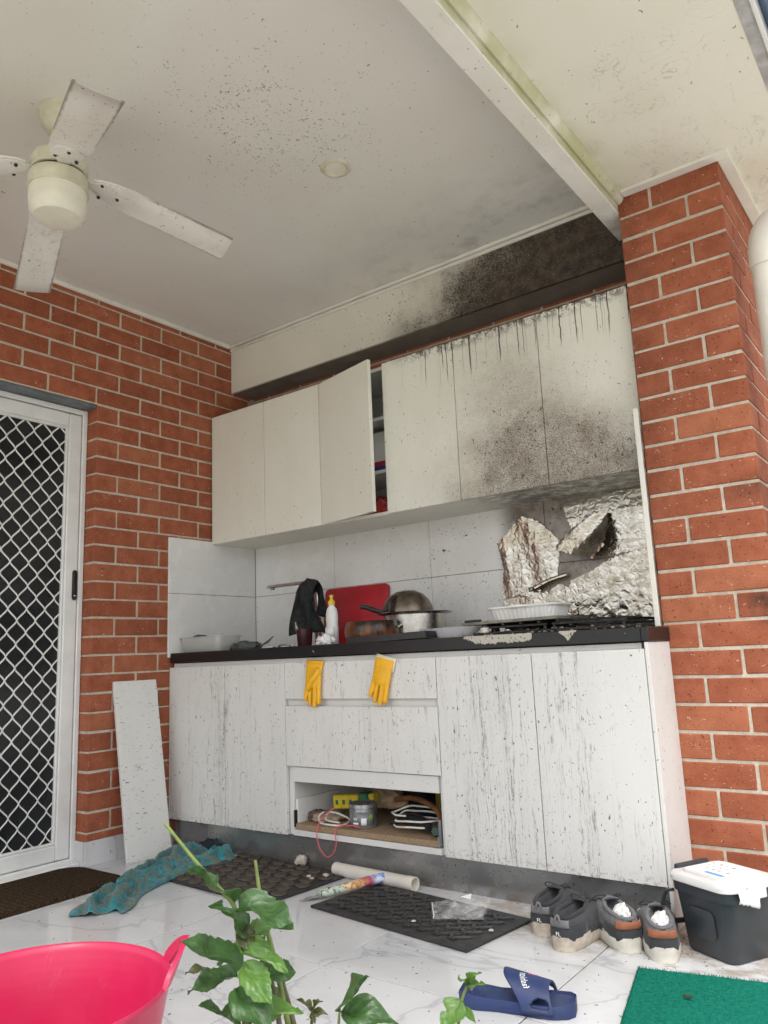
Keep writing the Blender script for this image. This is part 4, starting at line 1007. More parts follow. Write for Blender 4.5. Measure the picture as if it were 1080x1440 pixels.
# ================================================================== kitchen things
# --- yellow gloves over the drawer front
ylw = simple('yellow_rubber', (.80, .42, .012), .42, var=.1, scale=25, sss=.05)
def glove(label, ox, oz, tilt, thumb, cuff):
    bm = bmesh.new()
    def ell(c, a, b, n=16): return [(c[0]+a*math.cos(2*math.pi*i/n), c[1]+b*math.sin(2*math.pi*i/n), c[2]) for i in range(n)]
    loft(bm, [ell((0, -.0075, .002), .046, .0045), ell((0, -.012, -.03), .043, .0095), ell((0, -.014, -.06), .042, .012), ell((0, -.014, -.088), .042, .012), ell((0, -.014, -.098), .038, .009)])
    for x, l, r_ in ((-.034, .152, .0088), (-.0115, .168, .0098), (.0115, .174, .0098), (.033, .160, .0092)):
        tube(bm, spline([(x*.9, -.014, -.075), (x, -.016, -.11), (x*1.06, -.017, -(l+.11)/2-.01), (x*1.02, -.0145, -l)], 5), [r_*f_ for f_ in ([1.0]*14+[.8, .5])][:16], 10)
    if thumb: tube(bm, spline([(thumb*.034, -.016, -.02), (thumb*.020, -.026, -.05), (-thumb*.006, -.031, -.085), (-thumb*.016, -.030, -.108)], 5), [.013]*8+[.012]*6+[.009, .006], 10)
    bm = remesh(bm, .0028, 4)
    t = thing('rubber_glove', label, 'glove', (ox, -.002, oz), 'yellow gloves hung over the drawer'); t.rotation_euler = (0, R(tilt), 0)
    part('hand', bm, ylw, t, False, ang=70)
    bm = bmesh.new(); grid(bm, 10, 4, lambda u, v: ((u-.5)*.094, -.006-.004*math.sin(math.pi*u)-.003*v*0 + .020*(max(0, v-.72)), .008-.055*(1-v)*cuff+ .004*v)); part('cuff', bm, simple('pale_cuff', (.74, .69, .52), .5) if cuff > .4 else ylw, t, False, solid=.002)
    return t
glove('yellow rubber glove on the drawer with thumb folded across its palm', .952, .798, 4, 1, .2)
glove('yellow rubber glove hanging aslant with a pale turned cuff', 1.312, .803, 14, 0, .95)

# --- drawer contents
can = thing('tin_can', 'grey labelled tin standing at the front of the open drawer', 'can', (1.103, .085, .1648))
part('body', lathe(bmesh.new(), [(0, 0), (.052, 0), (.0535, .003), (.0535, .012), (.055, .072), (.0535, .074)], seg=36), MT['tin'], can, False)
part('lid', lathe(bmesh.new(), [(.0545, .0735), (.0575, .0755), (.0575, .088), (.055, .090), (.050, .086), (0, .086)], seg=36), MT['tin'], can, False)
def patch(a0, a1, z0, z1, r_, name, mt, par):
    bm = bmesh.new(); grid(bm, 10, 1, lambda u, v: (r_*math.cos(a0+(a1-a0)*u), r_*math.sin(a0+(a1-a0)*u), z0+(z1-z0)*v)); return part(name, bm, mt, par, False, solid=.0004)
lab = patch(R(-170), R(-5), .010, .062, .0552, 'label', simple('grey_label', (.17, .18, .19), .4, var=.2, scale=50), can)
bc_ = patch(R(-62), R(-40), .014, .040, .0558, 'barcode', MT['paper'], lab)
for k in range(6): patch(R(-60+3.2*k), R(-60+3.2*k+1.5), .020, .038, .0561, 'barcode_bar', MT['black'], bc_) if False else None
patch(R(-96), R(-78), .030, .042, .0558, 'text_block', simple('pale_print', (.45, .46, .46), .5), lab); patch(R(-98), R(-74), .016, .024, .0558, 'text_block', MT['paper'], lab); patch(R(-28), R(-12), .030, .052, .0558, 'green_mark', simple('green_print', (.22, .35, .05), .5), lab)
yb_ = thing('tool_box', 'yellow and green plastic case lying in the open drawer', 'case', (.965, .19, .205)); yb_.rotation_euler = (0, R(-4), R(8))
yelp = simple('yellow_plastic', (.62, .47, .02), .4); grnp = simple('green_plastic', (.01, .13, .05), .4)
part('body', B(-.085, -.02, .0, .040, .03, .055, bev=.004), yelp, yb_, False); part('end_block', B(.0405, -.024, -.004, .085, .034, .060, bev=.005), grnp, yb_, False); part('cap', B(.0855, -.018, .004, .112, .028, .056, bev=.004), yelp, yb_, False)
for k in range(3): part('vial', B(-.070+.033*k, -.0235, .018, -.058+.033*k, -.0205, .036, bev=.001), grnp, yb_, False)
def lump(name, c, sx, sy, sz, mat, label, cat, seed, amp=.3, fr=2.2, group=None):
    bm = bmesh.new(); bmesh.ops.create_icosphere(bm, subdivisions=4, radius=1)
    for v in bm.verts:
        n_ = v.co.normalized(); r_ = 1 + amp*nz(n_.x*fr+seed, n_.y*fr, n_.z*fr) + amp*.5*abs(nz(n_.x*fr*2.6, n_.y*fr*2.6+seed, n_.z*fr*2.6))
        v.co = Vector((n_.x*sx*r_, n_.y*sy*r_, max(n_.z*sz*r_, -sz*.55)))
    zmin = min(v.co.z for v in bm.verts)
    bmesh.ops.translate(bm, vec=Vector(c)-Vector((0, 0, zmin)), verts=bm.verts)
    return solo(name, bm, mat, label, cat, group, ang=70)
lump('work_glove', (.885, .115, .165), .075, .06, .022, simple('dirty_beige_cloth', (.33, .25, .18), .95, var=.35, scale=45, bump=.5), 'dirty beige work glove lying at the left of the open drawer', 'glove', 3)
lump('work_glove', (1.06, .30, .20), .10, .06, .045, simple('tan_cloth', (.48, .35, .22), .95, var=.25, scale=30, bump=.5), 'tan work glove lying behind the tin in the drawer', 'glove', 8)
lump('brown_rag', (.846, .10, .165), .034, .04, .026, simple('brown_cloth', (.10, .065, .045), .95, var=.3, scale=50, bump=.5), 'brown rag balled up at the left corner of the drawer', 'cloth', 14)
wcab = simple('white_cable', (.66, .64, .58), .45)
def cable(name, label, pts, r_, mt, n=8, group=None):
    bm = bmesh.new(); tube(bm, spline(pts, n), r_, 7); return solo(name, bm, mt, label, 'cable', group, ang=80)
rr = random.Random(21)
pts = []
for k in range(34):
    a = k*.52; rx, ry = .118-.010*(k % 5)*.5, .07; pts.append((1.345+rx*math.cos(a)+rr.uniform(-.006, .006), .115+ry*math.sin(a), .172+.0016*k+rr.uniform(0, .006) + (.02 if math.sin(a) > .3 else 0)))
cable('coiled_cable', 'coil of white cable at the right of the open drawer', pts, .0038, wcab)
pts = [(.905, .075, .205), (.90, .05, .19), (.93, .03, .172), (.99, .028, .170), (1.03, .045, .170), (1.02, .10, .178), (.96, .12, .19), (.915, .10, .20), (.93, .06, .18), (1.0, .06, .173)]
cable('loose_cable', 'loop of white cable lying left of the tin in the drawer', pts, .0042, wcab)
tl = thing('pruning_saw', 'black tool with an orange brown handle in the drawer', 'tool', (1.33, .16, .20))
bm = bmesh.new(); tube(bm, spline([(1.16, .22, .245), (1.25, .20, .262), (1.34, .17, .258), (1.42, .13, .24), (1.455, .10, .215)], 8), .010, 8); part('handle', bm, simple('brown_wood', (.21, .085, .03), .5, var=.3, scale=40), tl)
bm = bmesh.new(); tube(bm, spline([(1.22, .10, .188), (1.29, .11, .205), (1.38, .09, .20), (1.43, .06, .19)], 8), [.012+.016*math.sin(math.pi*min(1, i/24)) for i in range(25)], 10, flat=.8); part('grip', bm, MT['black'], tl)
yc = thing('yellow_crate', 'small yellow slatted plastic tray standing at the drawer rear', 'tray', (1.42, .30, .165))
for k in range(4): part('slat', B(1.325+.034*k, .27, .19, 1.350+.034*k, .285, .345, bev=.002), simple('dull_yellow', (.30, .25, .03), .5) if k == 0 else bpy.data.materials['dull_yellow'], yc)
part('back_plate', B(1.31, .286, .17, 1.47, .296, .35, bev=.002), bpy.data.materials['dull_yellow'], yc)
rl = thing('garden_reel', 'dark green plastic hose fitting at the right drawer corner', 'fitting', (1.462, .06, .185)); rl.rotation_euler = (R(80), 0, R(20))
part('barrel', lathe(bmesh.new(), [(0, -.02), (.017, -.02), (.019, -.014), (.019, .01), (.014, .014), (.014, .026), (0, .026)], seg=20), simple('dark_green', (.01, .04, .03), .4), rl, False)
lump('dark_pouch', (1.18, .36, .165), .13, .06, .06, simple('black_nylon', (.012, .014, .02), .8, var=.3, scale=40, bump=.3), 'dark nylon pouch at the back of the open drawer', 'pouch', 5)
pts = [(.985, .05, .232), (.955, .02, .205), (.948, -.004, .180), (.940, -.008, .150), (.941, -.008, .120), (.955, -.008, .085), (.99, -.008, .060), (1.025, -.008, .080), (1.038, -.008, .115), (1.034, -.008, .15), (1.045, -.001, .176), (1.09, .012, .181), (1.14, .016, .178)]
bm = bmesh.new(); tube(bm, spline(pts, 8), .0021, 6); solo('pink_cord', bm, simple('pink_cord', (.72, .10, .13), .5), 'thin pink cord looping down out of the open drawer', 'cord', ang=80)

# --- things on the worktop
ptub = thing('plastic_container', 'translucent plastic tub at the left end of the worktop', 'container', (.165, .12, ZT))
m = Mat('milky_plastic'); mil = m.out((.62, .63, .60), .3, alpha=.55)
bm = bmesh.new(); loft(bm, [rr3(.255, .13, .025, .0005), rr3(.262, .136, .027, .004), rr3(.285, .155, .03, .066), rr3(.296, .166, .032, .068), rr3(.296, .166, .032, .072), rr3(.281, .151, .03, .072), rr3(.256, .131, .025, .006)]); part('tub', bm, mil, ptub, False)
bm = bmesh.new(); tube(bm, spline([(.060, .10, .925), (.075, .10, .945), (.12, .10, .950), (.17, .10, .940), (.22, .11, .90)], 6), [.006, .012, .015]+[.014]*8+[.009]*6+[.005]*8, 10, flat=.5); solo('scrubbing_brush', bm, simple('petrol_plastic', (.02, .06, .075), .4), 'petrol blue brush handle resting in the translucent tub', 'brush', ang=70)
lump('green_rag', (.36, .165, ZT), .085, .045, .026, simple('grey_green_rag', (.07, .085, .075), .95, var=.45, scale=30, bump=.5), 'grey green rag heaped beside the translucent tub', 'cloth', 21, .35, 2.8)
lump('dark_sponge', (.275, .145, ZT), .030, .03, .022, simple('dark_sponge', (.03, .032, .03), .95, var=.3, scale=80, bump=.6), 'dark scouring pad between the tub and the rag', 'sponge', 2, .2)
bm = bmesh.new()
for k in range(5): tube(bm, spline([(.45, .17, ZT+.012), (.475+.006*k, .175, ZT+.022+.004*k), (.498+.004*k, .18+.004*k, ZT+.030+.007*k)], 4), .0028, 6)
solo('fork', bm, simple('horn_plastic', (.16, .13, .09), .5), 'small brown fork propped on the rag', 'fork', ang=70)
bm = bmesh.new(); grid(bm, 10, 6, lambda u, v: (.50+.17*u, .13+.05*v, ZT+.004+.010*abs(nz(u*5, v*4, 2)))); solo('paper_sheet', bm, MT['paper'], 'white paper lying flat on the worktop by the tap', 'paper', ang=70, solid=.001)
cable('beaded_chain', 'small dark chain lying by the sink edge', [(.64, .10, ZT+.006), (.66, .09, ZT+.01), (.685, .10, ZT+.012), (.705, .11, ZT+.006)], .004, MT['grey_metal'])
tp = thing('kitchen_tap', 'square chrome tap with a long flat spout', 'tap', (.635, .40, ZT))
part('riser', B(.603, .38, ZT, .628, .405, 1.171, bev=.003), MT['chrome'], tp); part('spout', B(.325, .338, 1.1715, .640, .372, 1.186, bev=.003), MT['chrome'], tp)
part('aerator', lathe(bmesh.new(), [(0, -.010), (.011, -.010), (.012, 0)], (.352, .355, 1.172), 16), MT['grey_metal'], tp)
lev = part('lever', B(-.010, -.025, -.046, .010, .025, .046, bev=.004), MT['chrome'], tp, False); lev.location = Vector((.583, .31, .95)) - tp.location; lev.rotation_euler = (0, R(-32), R(-20))
bm = bmesh.new()
def towel(u, v):
    # draped over the spout: front fall (v<.5) and back fall
    s_ = (v-.5)*2; L_ = .25 if s_ < 0 else .17
    wv = (u-.5)
    drop = abs(s_)*L_
    x = .615 + wv*(.105+.40*drop) + .05*drop*(1 if s_ < 0 else -.6) + .012*math.sin(u*9+drop*20)
    y = .338 + (.035*math.sin(math.pi/2*max(-1, min(1, s_*4)))) + .016*math.sin(u*12+s_*3)*min(1, drop*9)
    z = 1.197 - drop - .02*abs(wv)*2 + .010*nz(u*4, v*4, 2)
    return (x, y, z)
grid(bm, 30, 40, towel)
solo('black_cloth', bm, simple('black_cotton', (.014, .016, .017), .95, var=.25, scale=70, bump=.35), 'black cloth draped over the kitchen tap', 'cloth', ang=80, solid=.003)
cup = lathe(bmesh.new(), [(0, .001), (.030, .001), (.032, .004), (.038, .075), (.0385, .082), (.036, .082), (.030, .006), (0, .006)], (.655, .255, ZT), 24)
solo('red_cup', cup, simple('wine_plastic', (.055, .012, .016), .35), 'dark wine red cup below the black cloth', 'cup')
cb = thing('chopping_board', 'red plastic chopping board leaning against the tiles', 'chopping board', (.735, .515, ZT)); cb.rotation_euler = (R(-7), 0, 0)
part('board', prism(bmesh.new(), rrect(.395, .285, .022, 6, 0, .1435), -.006, .006, 'y', .002), simple('red_plastic', (.42, .012, .022), .45, var=.18, scale=6, dirt=.35, dirtc=(.10, .01, .012)), cb, False)
bt = thing('detergent_bottle', 'white squeeze bottle with a yellow cap on the worktop', 'bottle', (.888, .18, ZT))
part('bottle', lathe(bmesh.new(), [(0, 0), (.027, 0), (.030, .005), (.030, .075), (.028, .09), (.030, .11), (.029, .135), (.024, .155), (.014, .168), (.013, .175)], seg=28, sy=.75), simple('white_bottle', (.74, .74, .72), .35, var=.04), bt, False)
part('cap', lathe(bmesh.new(), [(.015, .174), (.0155, .189), (.010, .193), (.006, .200), (.006, .206), (.010, .208), (.009, .216), (0, .217)], seg=24), simple('yellow_cap', (.75, .52, .03), .4), bt, False)
part('label', patch(R(-150), R(-30), .03, .075, .0305, 'label', MT['paper'], bt).data and B(-.012, -.0238, .030, .014, -.0228, .066, bev=.0004), simple('pale_label', (.60, .62, .62), .5), bt, False)
lump('white_tissue', (.945, .07, ZT), .042, .026, .026, MT['paper'], 'crumpled white tissue at the worktop edge below the bottle', 'tissue', 9, .5, 2.6)
bwl = lathe(bmesh.new(), [(0, .001), (.085, .001), (.104, .010), (.113, .035), (.112, .060), (.104, .082), (.100, .086), (.097, .083), (.104, .058), (.104, .035), (.09, .012), (0, .010)], (1.15, .125, ZT), 44)
m = Mat('burnt_enamel'); q = m.obj(); x, y, z = m.sep(q)
bwm = m.out(m.mix(m.ss(m.noise(m.scl(q, (1, 1, .4)), 18, 5, .7) + z*2.2, .50, .75), m.mix(m.ss(m.noise(q, 14, 4), .35, .65), (.10, .03, .012), (.24, .085, .03)), (.012, .009, .008)), .32)
solo('burnt_bowl', bwl, bwm, 'burnt brown bowl standing in front of the chopping board', 'bowl')
bt2 = thing('baking_tray', 'flat black tray resting along the worktop edge', 'tray', (1.30, .05, ZT)); bt2.rotation_euler = (0, R(-1.2), R(3))
bm = bmesh.new(); loft(bm, [rr3(.37, .10, .012, .0005), rr3(.372, .102, .012, .026), rr3(.366, .096, .011, .026), rr3(.364, .094, .011, .004)]); part('pan', bm, MT['black'], bt2, False)
pot = thing('steel_pot', 'wide stainless pot with stains on its side', 'pot', (1.245, .30, ZT))
part('body', lathe(bmesh.new(), [(0, .001), (.124, .001), (.128, .006), (.129, .108), (.158, .1145), (.160, .117), (.156, .119), (.125, .112), (.123, .01), (0, .006)], seg=56), MT['steel'], pot, False)
bm = bmesh.new(); tube(bm, spline([(-.018, -.130, .066), (-.020, -.146, .060), (0, -.153, .048), (.020, -.146, .060), (.018, -.130, .066)], 6), .0042, 8); part('ring_handle', bm, MT['chrome'], pot, False)
pld = thing('dome_lid', 'dark domed lid with upright handle resting on the steel pot', 'lid', (1.215, .29, ZT+.1195)); pld.rotation_euler = (R(6), 0, 0)
part('dome', lathe(bmesh.new(), [(.108, 0), (.110, .003), (.106, .022), (.094, .050), (.070, .076), (.04, .091), (0, .096)], seg=44), simple('sooty_steel', (.16, .13, .10), .3, .85, var=.4, scale=22), pld, False, solid=.0015)
bm = bmesh.new(); tube(bm, spline([(.0, -.109, .006), (.0, -.124, .020), (.0, -.116, .052), (.0, -.094, .070), (.0, -.074, .074)], 6), .0085, 8, flat=1.0); part('handle', bm, MT['black'], pld, False)
bm = bmesh.new(); tube(bm, spline([(1.055, .17, ZT+.150), (1.075, .18, ZT+.152), (1.12, .19, ZT+.134), (1.16, .20, ZT+.122)], 6), [.006, .012, .0145]+[.0145]*10+[.012]*3+[.009]*3, 10, flat=.75); solo('ladle_handle', bm, MT['black'], 'black handle of a spoon poking out over the pot rim', 'spoon', ang=70)
ct = thing('scalloped_tray', 'clear plastic tray with scalloped rim left of the cooktop', 'tray', (1.52, .14, ZT))
m = Mat('clear_plastic'); clr = m.out((.75, .75, .78), .1, alpha=.38)
bm = bmesh.new()
def scal(u, v):
    a = u*2*math.pi; r_ = .62+.38*v; k = 1 + (.05*abs(math.sin(a*9)))*v
    return (.135*r_*k*math.cos(a), .06*r_*k*math.sin(a), .004 + .036*v**1.3)
grid(bm, 120, 8, scal); bmesh.ops.remove_doubles(bm, verts=bm.verts, dist=1e-5); part('rim', bm, clr, ct, False, solid=.0012)
part('base', prism(bmesh.new(), [(.085*math.cos(a), .038*math.sin(a)) for a in [i*math.pi/16 for i in range(32)]], .001, .004, 'z'), clr, ct, False)

# --- cooktop, tray and baking dish
ck = thing('gas_cooktop', 'black gas cooktop crusted with soot at the right of the worktop', 'cooktop', (1.93, .28, ZT))
part('plate', B(1.655, .07, ZT+.0008, 2.235, .50, ZT+.012, bev=.004), MT['burnt'], ck)
for x, y, r_ in ((1.80, .18, .045), (1.80, .39, .035), (2.09, .18, .038), (2.09, .39, .05)):
    b_ = part('burner', lathe(bmesh.new(), [(0, .012), (r_, .012), (r_, .022), (r_*.8, .026), (r_*.8, .031), (0, .032)], (x, y, ZT), 24), MT['burnt'], ck)
for x0 in (1.675, 1.955):
    for k in range(4):
        x = x0 + .02 + .07*k
        part('trivet_bar', B(x, .09, ZT+.034, x+.009, .48, ZT+.043, bev=.001), MT['burnt'], ck)
    for y in (.10, .28, .465): part('trivet_bar', B(x0+.0005, y, ZT+.0255, x0+.262, y+.009, ZT+.0335, bev=.001), MT['burnt'], ck)
    for x in (x0+.004, x0+.248):
        for y in (.1005, .4655): part('trivet_foot', B(x, y, ZT+.0125, x+.009, y+.008, ZT+.025), MT['burnt'], ck)
for k, y in enumerate((.12, .2)):
    part('knob', lathe(bmesh.new(), [(0, .012), (.017, .012), (.016, .03), (0, .031)], (1.69+.0*k, y-.02, ZT), 18), MT['pvc'] if k == 0 else MT['black'], ck)
rr = random.Random(9); bm = bmesh.new()
for k in range(160):
    x, y = rr.uniform(1.62, 2.27), rr.uniform(.0, .48); s_ = rr.uniform(.002, .007)
    bmesh.ops.create_icosphere(bm, subdivisions=1, radius=s_, matrix=Matrix.Translation((x, y, ZT+s_*.4+(.012 if y > .08 and x > 1.66 and x < 2.23 else 0))) @ Matrix.Diagonal((rr.uniform(.7, 1.6), rr.uniform(.7, 1.6), .7, 1)))
o = part('burnt_debris', bm, simple('debris', (.16, .14, .115), .95, var=.9, scale=70), None, False, smooth=False); tag(o, 'burnt crumbs and flakes scattered round the cooktop', 'debris', kind='stuff')
ot = thing('metal_sheet', 'flat beige metal tray lying across the cooktop trivets', 'tray', (1.79, .22, ZT+.0435)); ot.rotation_euler = (0, R(-.6), 0)
bm = bmesh.new(); loft(bm, [rr3(.385, .27, .012, .0005), rr3(.400, .285, .014, .010), rr3(.396, .281, .013, .0105), rr3(.38, .265, .01, .003)]); part('sheet', bm, simple('dirty_enamel', (.42, .40, .34), .5, var=.2, scale=25, dirt=.8, dirtc=(.08, .07, .06)), ot, False)
part('clip', B(-.17, -.146, .009, -.10, -.136, .018, bev=.002), MT['black'], ot, False)
bd = thing('baking_dish', 'white ribbed ceramic baking dish standing on the flat metal tray', 'baking dish', (1.815, .22, ZT+.048)); bd.rotation_euler = (0, R(-.6), 0)
cer = simple('white_ceramic', (.78, .78, .775), .22, var=.03, scale=8)
def dish(w_, h_, r_, z, rib=0):
    o = []
    P_ = rrect(w_, h_, r_, 7); N_ = len(P_); out_ = []
    for i in range(N_):
        a, b2 = Vector((*P_[i], 0)), Vector((*P_[(i+1) % N_], 0)); n_ = max(2, int((b2-a).length/.0028))
        nd = (b2-a).normalized(); nr = Vector((nd.y, -nd.x, 0))
        for k in range(n_): out_.append(a.lerp(b2, k/n_))
    tot = 0; res = []
    for i, p in enumerate(out_):
        tot = i*.0028; d = Vector((p.x/w_, p.y/h_, 0)).normalized(); k = rib*abs(math.sin(i*.56)); res.append((p.x - d.x*k, p.y - d.y*k, z))
    return res
def same(n_, ring_):                                     # resample so every ring has as many points
    P_ = [Vector(p) for p in ring_]; L_ = [0]
    for a, b2 in zip(P_, P_[1:]+P_[:1]): L_.append(L_[-1]+(b2-a).length)
    out_ = []; j = 0
    for k in range(n_):
        t_ = L_[-1]*k/n_
        while L_[j+1] < t_: j += 1
        out_.append(P_[j].lerp(P_[(j+1) % len(P_)], (t_-L_[j])/max(1e-9, L_[j+1]-L_[j])))
    return out_
def ribbed(ring_, amp, n_=320, waves=44):
    R_ = same(n_, ring_); c = Vector((0, 0, 0)); out_ = []
    for i, p in enumerate(R_):
        t_ = (R_[(i+1) % n_]-R_[i-1]); t_.normalize(); nr = Vector((t_.y, -t_.x, 0)); out_.append(p - nr*amp*(.5+.5*math.cos(2*math.pi*waves*i/n_)))
    return out_
bm = bmesh.new()
loft(bm, [ribbed(rr3(.235, .135, .035, .0005), 0), ribbed(rr3(.245, .145, .038, .004), 0), ribbed(rr3(.252, .152, .040, .008), .003), ribbed(rr3(.270, .170, .044, .042), .003), ribbed(rr3(.272, .172, .044, .046), 0), ribbed(rr3(.292, .188, .048, .050), 0), ribbed(rr3(.294, .190, .048, .055), 0), ribbed(rr3(.274, .170, .044, .057), 0), ribbed(rr3(.255, .152, .04, .03), 0), ribbed(rr3(.225, .125, .03, .008), 0)])
part('dish', bm, cer, bd, False, ang=50)
for sg in (-1, 1):
    part('handle', prism(bmesh.new(), rrect(.075, .022, .010, 5, 0, sg*.098), .0495, .0555, 'z', .0015), cer, bd, False)

# --- aluminium foil on the tiles
def inside(p, poly):
    r_ = False
    for (x0, y0), (x1, y1) in zip(poly, poly[1:]+poly[:1]):
        if (y0 > p[1]) != (y1 > p[1]) and p[0] < (x1-x0)*(p[1]-y0)/(y1-y0)+x0: r_ = not r_
    return r_
def ridged(x, z, fr, seed):
    a = 0; am = 1
    for o_ in range(4): a += am*(1-abs(nz(x*fr+seed, z*fr, seed*.7)))**2.2; fr *= 2.05; am *= .55
    return a
def crumple(x, z, fr, seed):
    a = 0; am = 1
    for o_ in range(5):
        wx, wz = x + .010*nz(x*fr*.7, z*fr*.7, seed+o_), z + .010*nz(x*fr*.7, z*fr*.7, seed+9+o_)
        a += am*(1 - 2*abs(nz(wx*fr+seed+o_*3.1, wz*fr, seed*.7))); fr *= 1.9; am *= .50
    return a
def foil(label, poly, amp, fr, seed, lift=None, step=.0036, dirx=1, dirz=1, base=.003):
    bm = bmesh.new(); x0, x1 = min(p[0] for p in poly), max(p[0] for p in poly); z0, z1 = min(p[1] for p in poly), max(p[1] for p in poly)
    nx, nzv = int((x1-x0)/step)+1, int((z1-z0)/step)+1; vs = {}
    def gv(i, j):
        if (i, j) not in vs:
            x, z = x0+i*step, z0+j*step; r_ = crumple(x*dirx, z*dirz, fr, seed)
            y = YB - base - amp*r_*.5 - (lift(x, z) if lift else 0)
            vs[(i, j)] = bm.verts.new((x+.4*amp*nz(x*60, z*60, seed), y, z+.4*amp*nz(x*55, z*65, seed+3)))
        return vs[(i, j)]
    for i in range(nx):
        for j in range(nzv):
            c = (x0+(i+.5)*step+.006*nz(j*.35, seed, 1), z0+(j+.5)*step+.006*nz(i*.35, seed, 2))
            if inside(c, poly): bm.faces.new((gv(i, j), gv(i+1, j), gv(i+1, j+1), gv(i, j+1)))
    return solo('foil_sheet', bm, MT['foil'], label, 'foil', 'sheets of foil stuck on the tiles', ang=38)
foil('torn foil sheet hanging left of the others with a peaked top', [(1.521, 1.03), (1.541, 1.161), (1.520, 1.271), (1.60, 1.335), (1.65, 1.375), (1.72, 1.345), (1.815, 1.245), (1.80, 1.20), (1.785, 1.11), (1.73, 1.07), (1.69, 1.03), (1.60, 1.045)], .0034, 8, 3.1, lambda x, z: .016*max(0, (z-1.25)/.12) + .0022*math.sin(x*40+z*12), dirx=1.6, dirz=.55)
foil('loose shiny foil flap curling off the tiles at the top', [(1.785, 1.215), (1.86, 1.272), (1.985, 1.352), (2.028, 1.335), (2.035, 1.27), (2.02, 1.205), (1.97, 1.155), (1.90, 1.175)], .006, 9, 7.7, lambda x, z: .020 + .060*max(0, (x-1.80)/.22)*max(0, (1.36-z)/.2) + .008*math.sin(x*30-z*38), dirx=1.0, dirz=.8)
foil('smooth foil sheet at the upper right against the pillar', [(1.90, 1.18), (1.86, 1.30), (1.83, 1.40), (2.20, 1.425), (2.262, 1.42), (2.262, 1.17), (2.10, 1.175), (2.02, 1.165)], .0018, 6, 12.3, dirx=.5, dirz=3.2)
foil('heavily crinkled foil sheet low down behind the cooktop', [(1.845, 1.085), (1.93, 1.11), (2.02, 1.155), (2.12, 1.175), (2.262, 1.175), (2.262, .90), (1.90, .90), (1.865, .96), (1.835, 1.06)], .0032, 18, 5.2, lambda x, z: .008)
foil('crinkled foil strip behind the white baking dish', [(1.53, .90), (1.53, 1.02), (1.60, 1.035), (1.68, 1.03), (1.80, 1.075), (1.835, 1.055), (1.86, .96), (1.89, .90)], .0032, 14, 9.4, lambda x, z: .004)
bm = bmesh.new(); tube(bm, spline([(1.665, YB-.028, 1.060), (1.70, YB-.03, 1.068), (1.76, YB-.032, 1.09), (1.838, YB-.028, 1.108)], 8), [.010+.004*nz(i*.5, 1, 1) for i in range(25)], 9); solo('foil_roll', bm, MT['foil'], 'rolled foil edge lying across the sheet above the dish', 'foil', ang=25)

# --- things in the ajar wall cabinet
pb = thing('printed_bag', 'white packet with red and blue bands in the ajar cupboard', 'packet', (1.04, .36, 1.63))
lbm = bmesh.new(); loft(lbm, [rr3(.15, .07, .02, .0005), rr3(.155, .075, .022, .03)]); part('blue_base', lbm, simple('blue_packet', (.02, .06, .30), .4), pb, False)
lbm = bmesh.new(); loft(lbm, [rr3(.155, .075, .022, .0305), rr3(.154, .074, .022, .052)]); part('red_band', lbm, simple('red_packet', (.45, .03, .03), .4), pb, False)
lbm = bmesh.new(); loft(lbm, [rr3(.154, .074, .022, .0525), rr3(.145, .066, .02, .12), rr3(.12, .03, .01, .16), rr3(.13, .006, .002, .20)]); part('sack', lbm, MT['paper'], pb, False)
lump('red_packet', (1.06, .36, 1.437), .07, .05, .055, simple('red_film', (.36, .03, .025), .3, var=.3, scale=30), 'crumpled red packet at the bottom of the ajar cupboard', 'packet', 6)
lump('orange_fruit', (.975, .30, 1.631), .028, .028, .028, simple('orange_skin', (.42, .13, .05), .6), 'small orange ball beside the packet in the cupboard', 'ball', 4, .03)

# ================================================================== plants in the foreground bed
def leaf_mat(name, a, b2):
    m = Mat(name); q = m.obj(); x, y, z = m.sep(q)
    rib_ = m.ss(m.math('ABSOLUTE', y), .018, .0); vn = m.ss(m.math('ABSOLUTE', m.math('SINE', (x + m.math('ABSOLUTE', y)*-.8)*34)), .16, .0)*.45
    base = m.mix(m.ss(m.noise(q, 3.5, 4, .6), .3, .7), a, b2)
    base = m.mix(m.clamp(rib_ + vn*.35)*.42, base, tuple(c*1.9 for c in b2))
    base = m.mix(m.ss(m.noise(q, 5, 4, .7), .66, .78)*.6, base, (.16, .12, .05))
    mt = m.out(base, m.ss(m.noise(q, 8, 3), .3, .7, .28, .45), bump=(m.math('SINE', (x + m.math('ABSOLUTE', y)*-.8)*34)*.25 + m.noise(q, 9, 3), .16, .02))
    tr_ = m.n('ShaderNodeBsdfTranslucent'); m.put(tr_.inputs[0], tuple(min(1, c*1.8) for c in b2)); mx = m.n('ShaderNodeMixShader'); mx.inputs[0].default_value = .25
    outn = m.nt.nodes['Material Output']; m.nt.links.new(m.b.outputs[0], mx.inputs[1]); m.nt.links.new(tr_.outputs[0], mx.inputs[2]); m.nt.links.new(mx.outputs[0], outn.inputs[0]); return mt
LM = [leaf_mat('dark_leaf', (.030, .075, .022), (.055, .125, .036)), leaf_mat('light_leaf', (.065, .15, .030), (.11, .21, .045)), leaf_mat('dry_leaf', (.10, .085, .035), (.07, .09, .03))]
LMESH = []
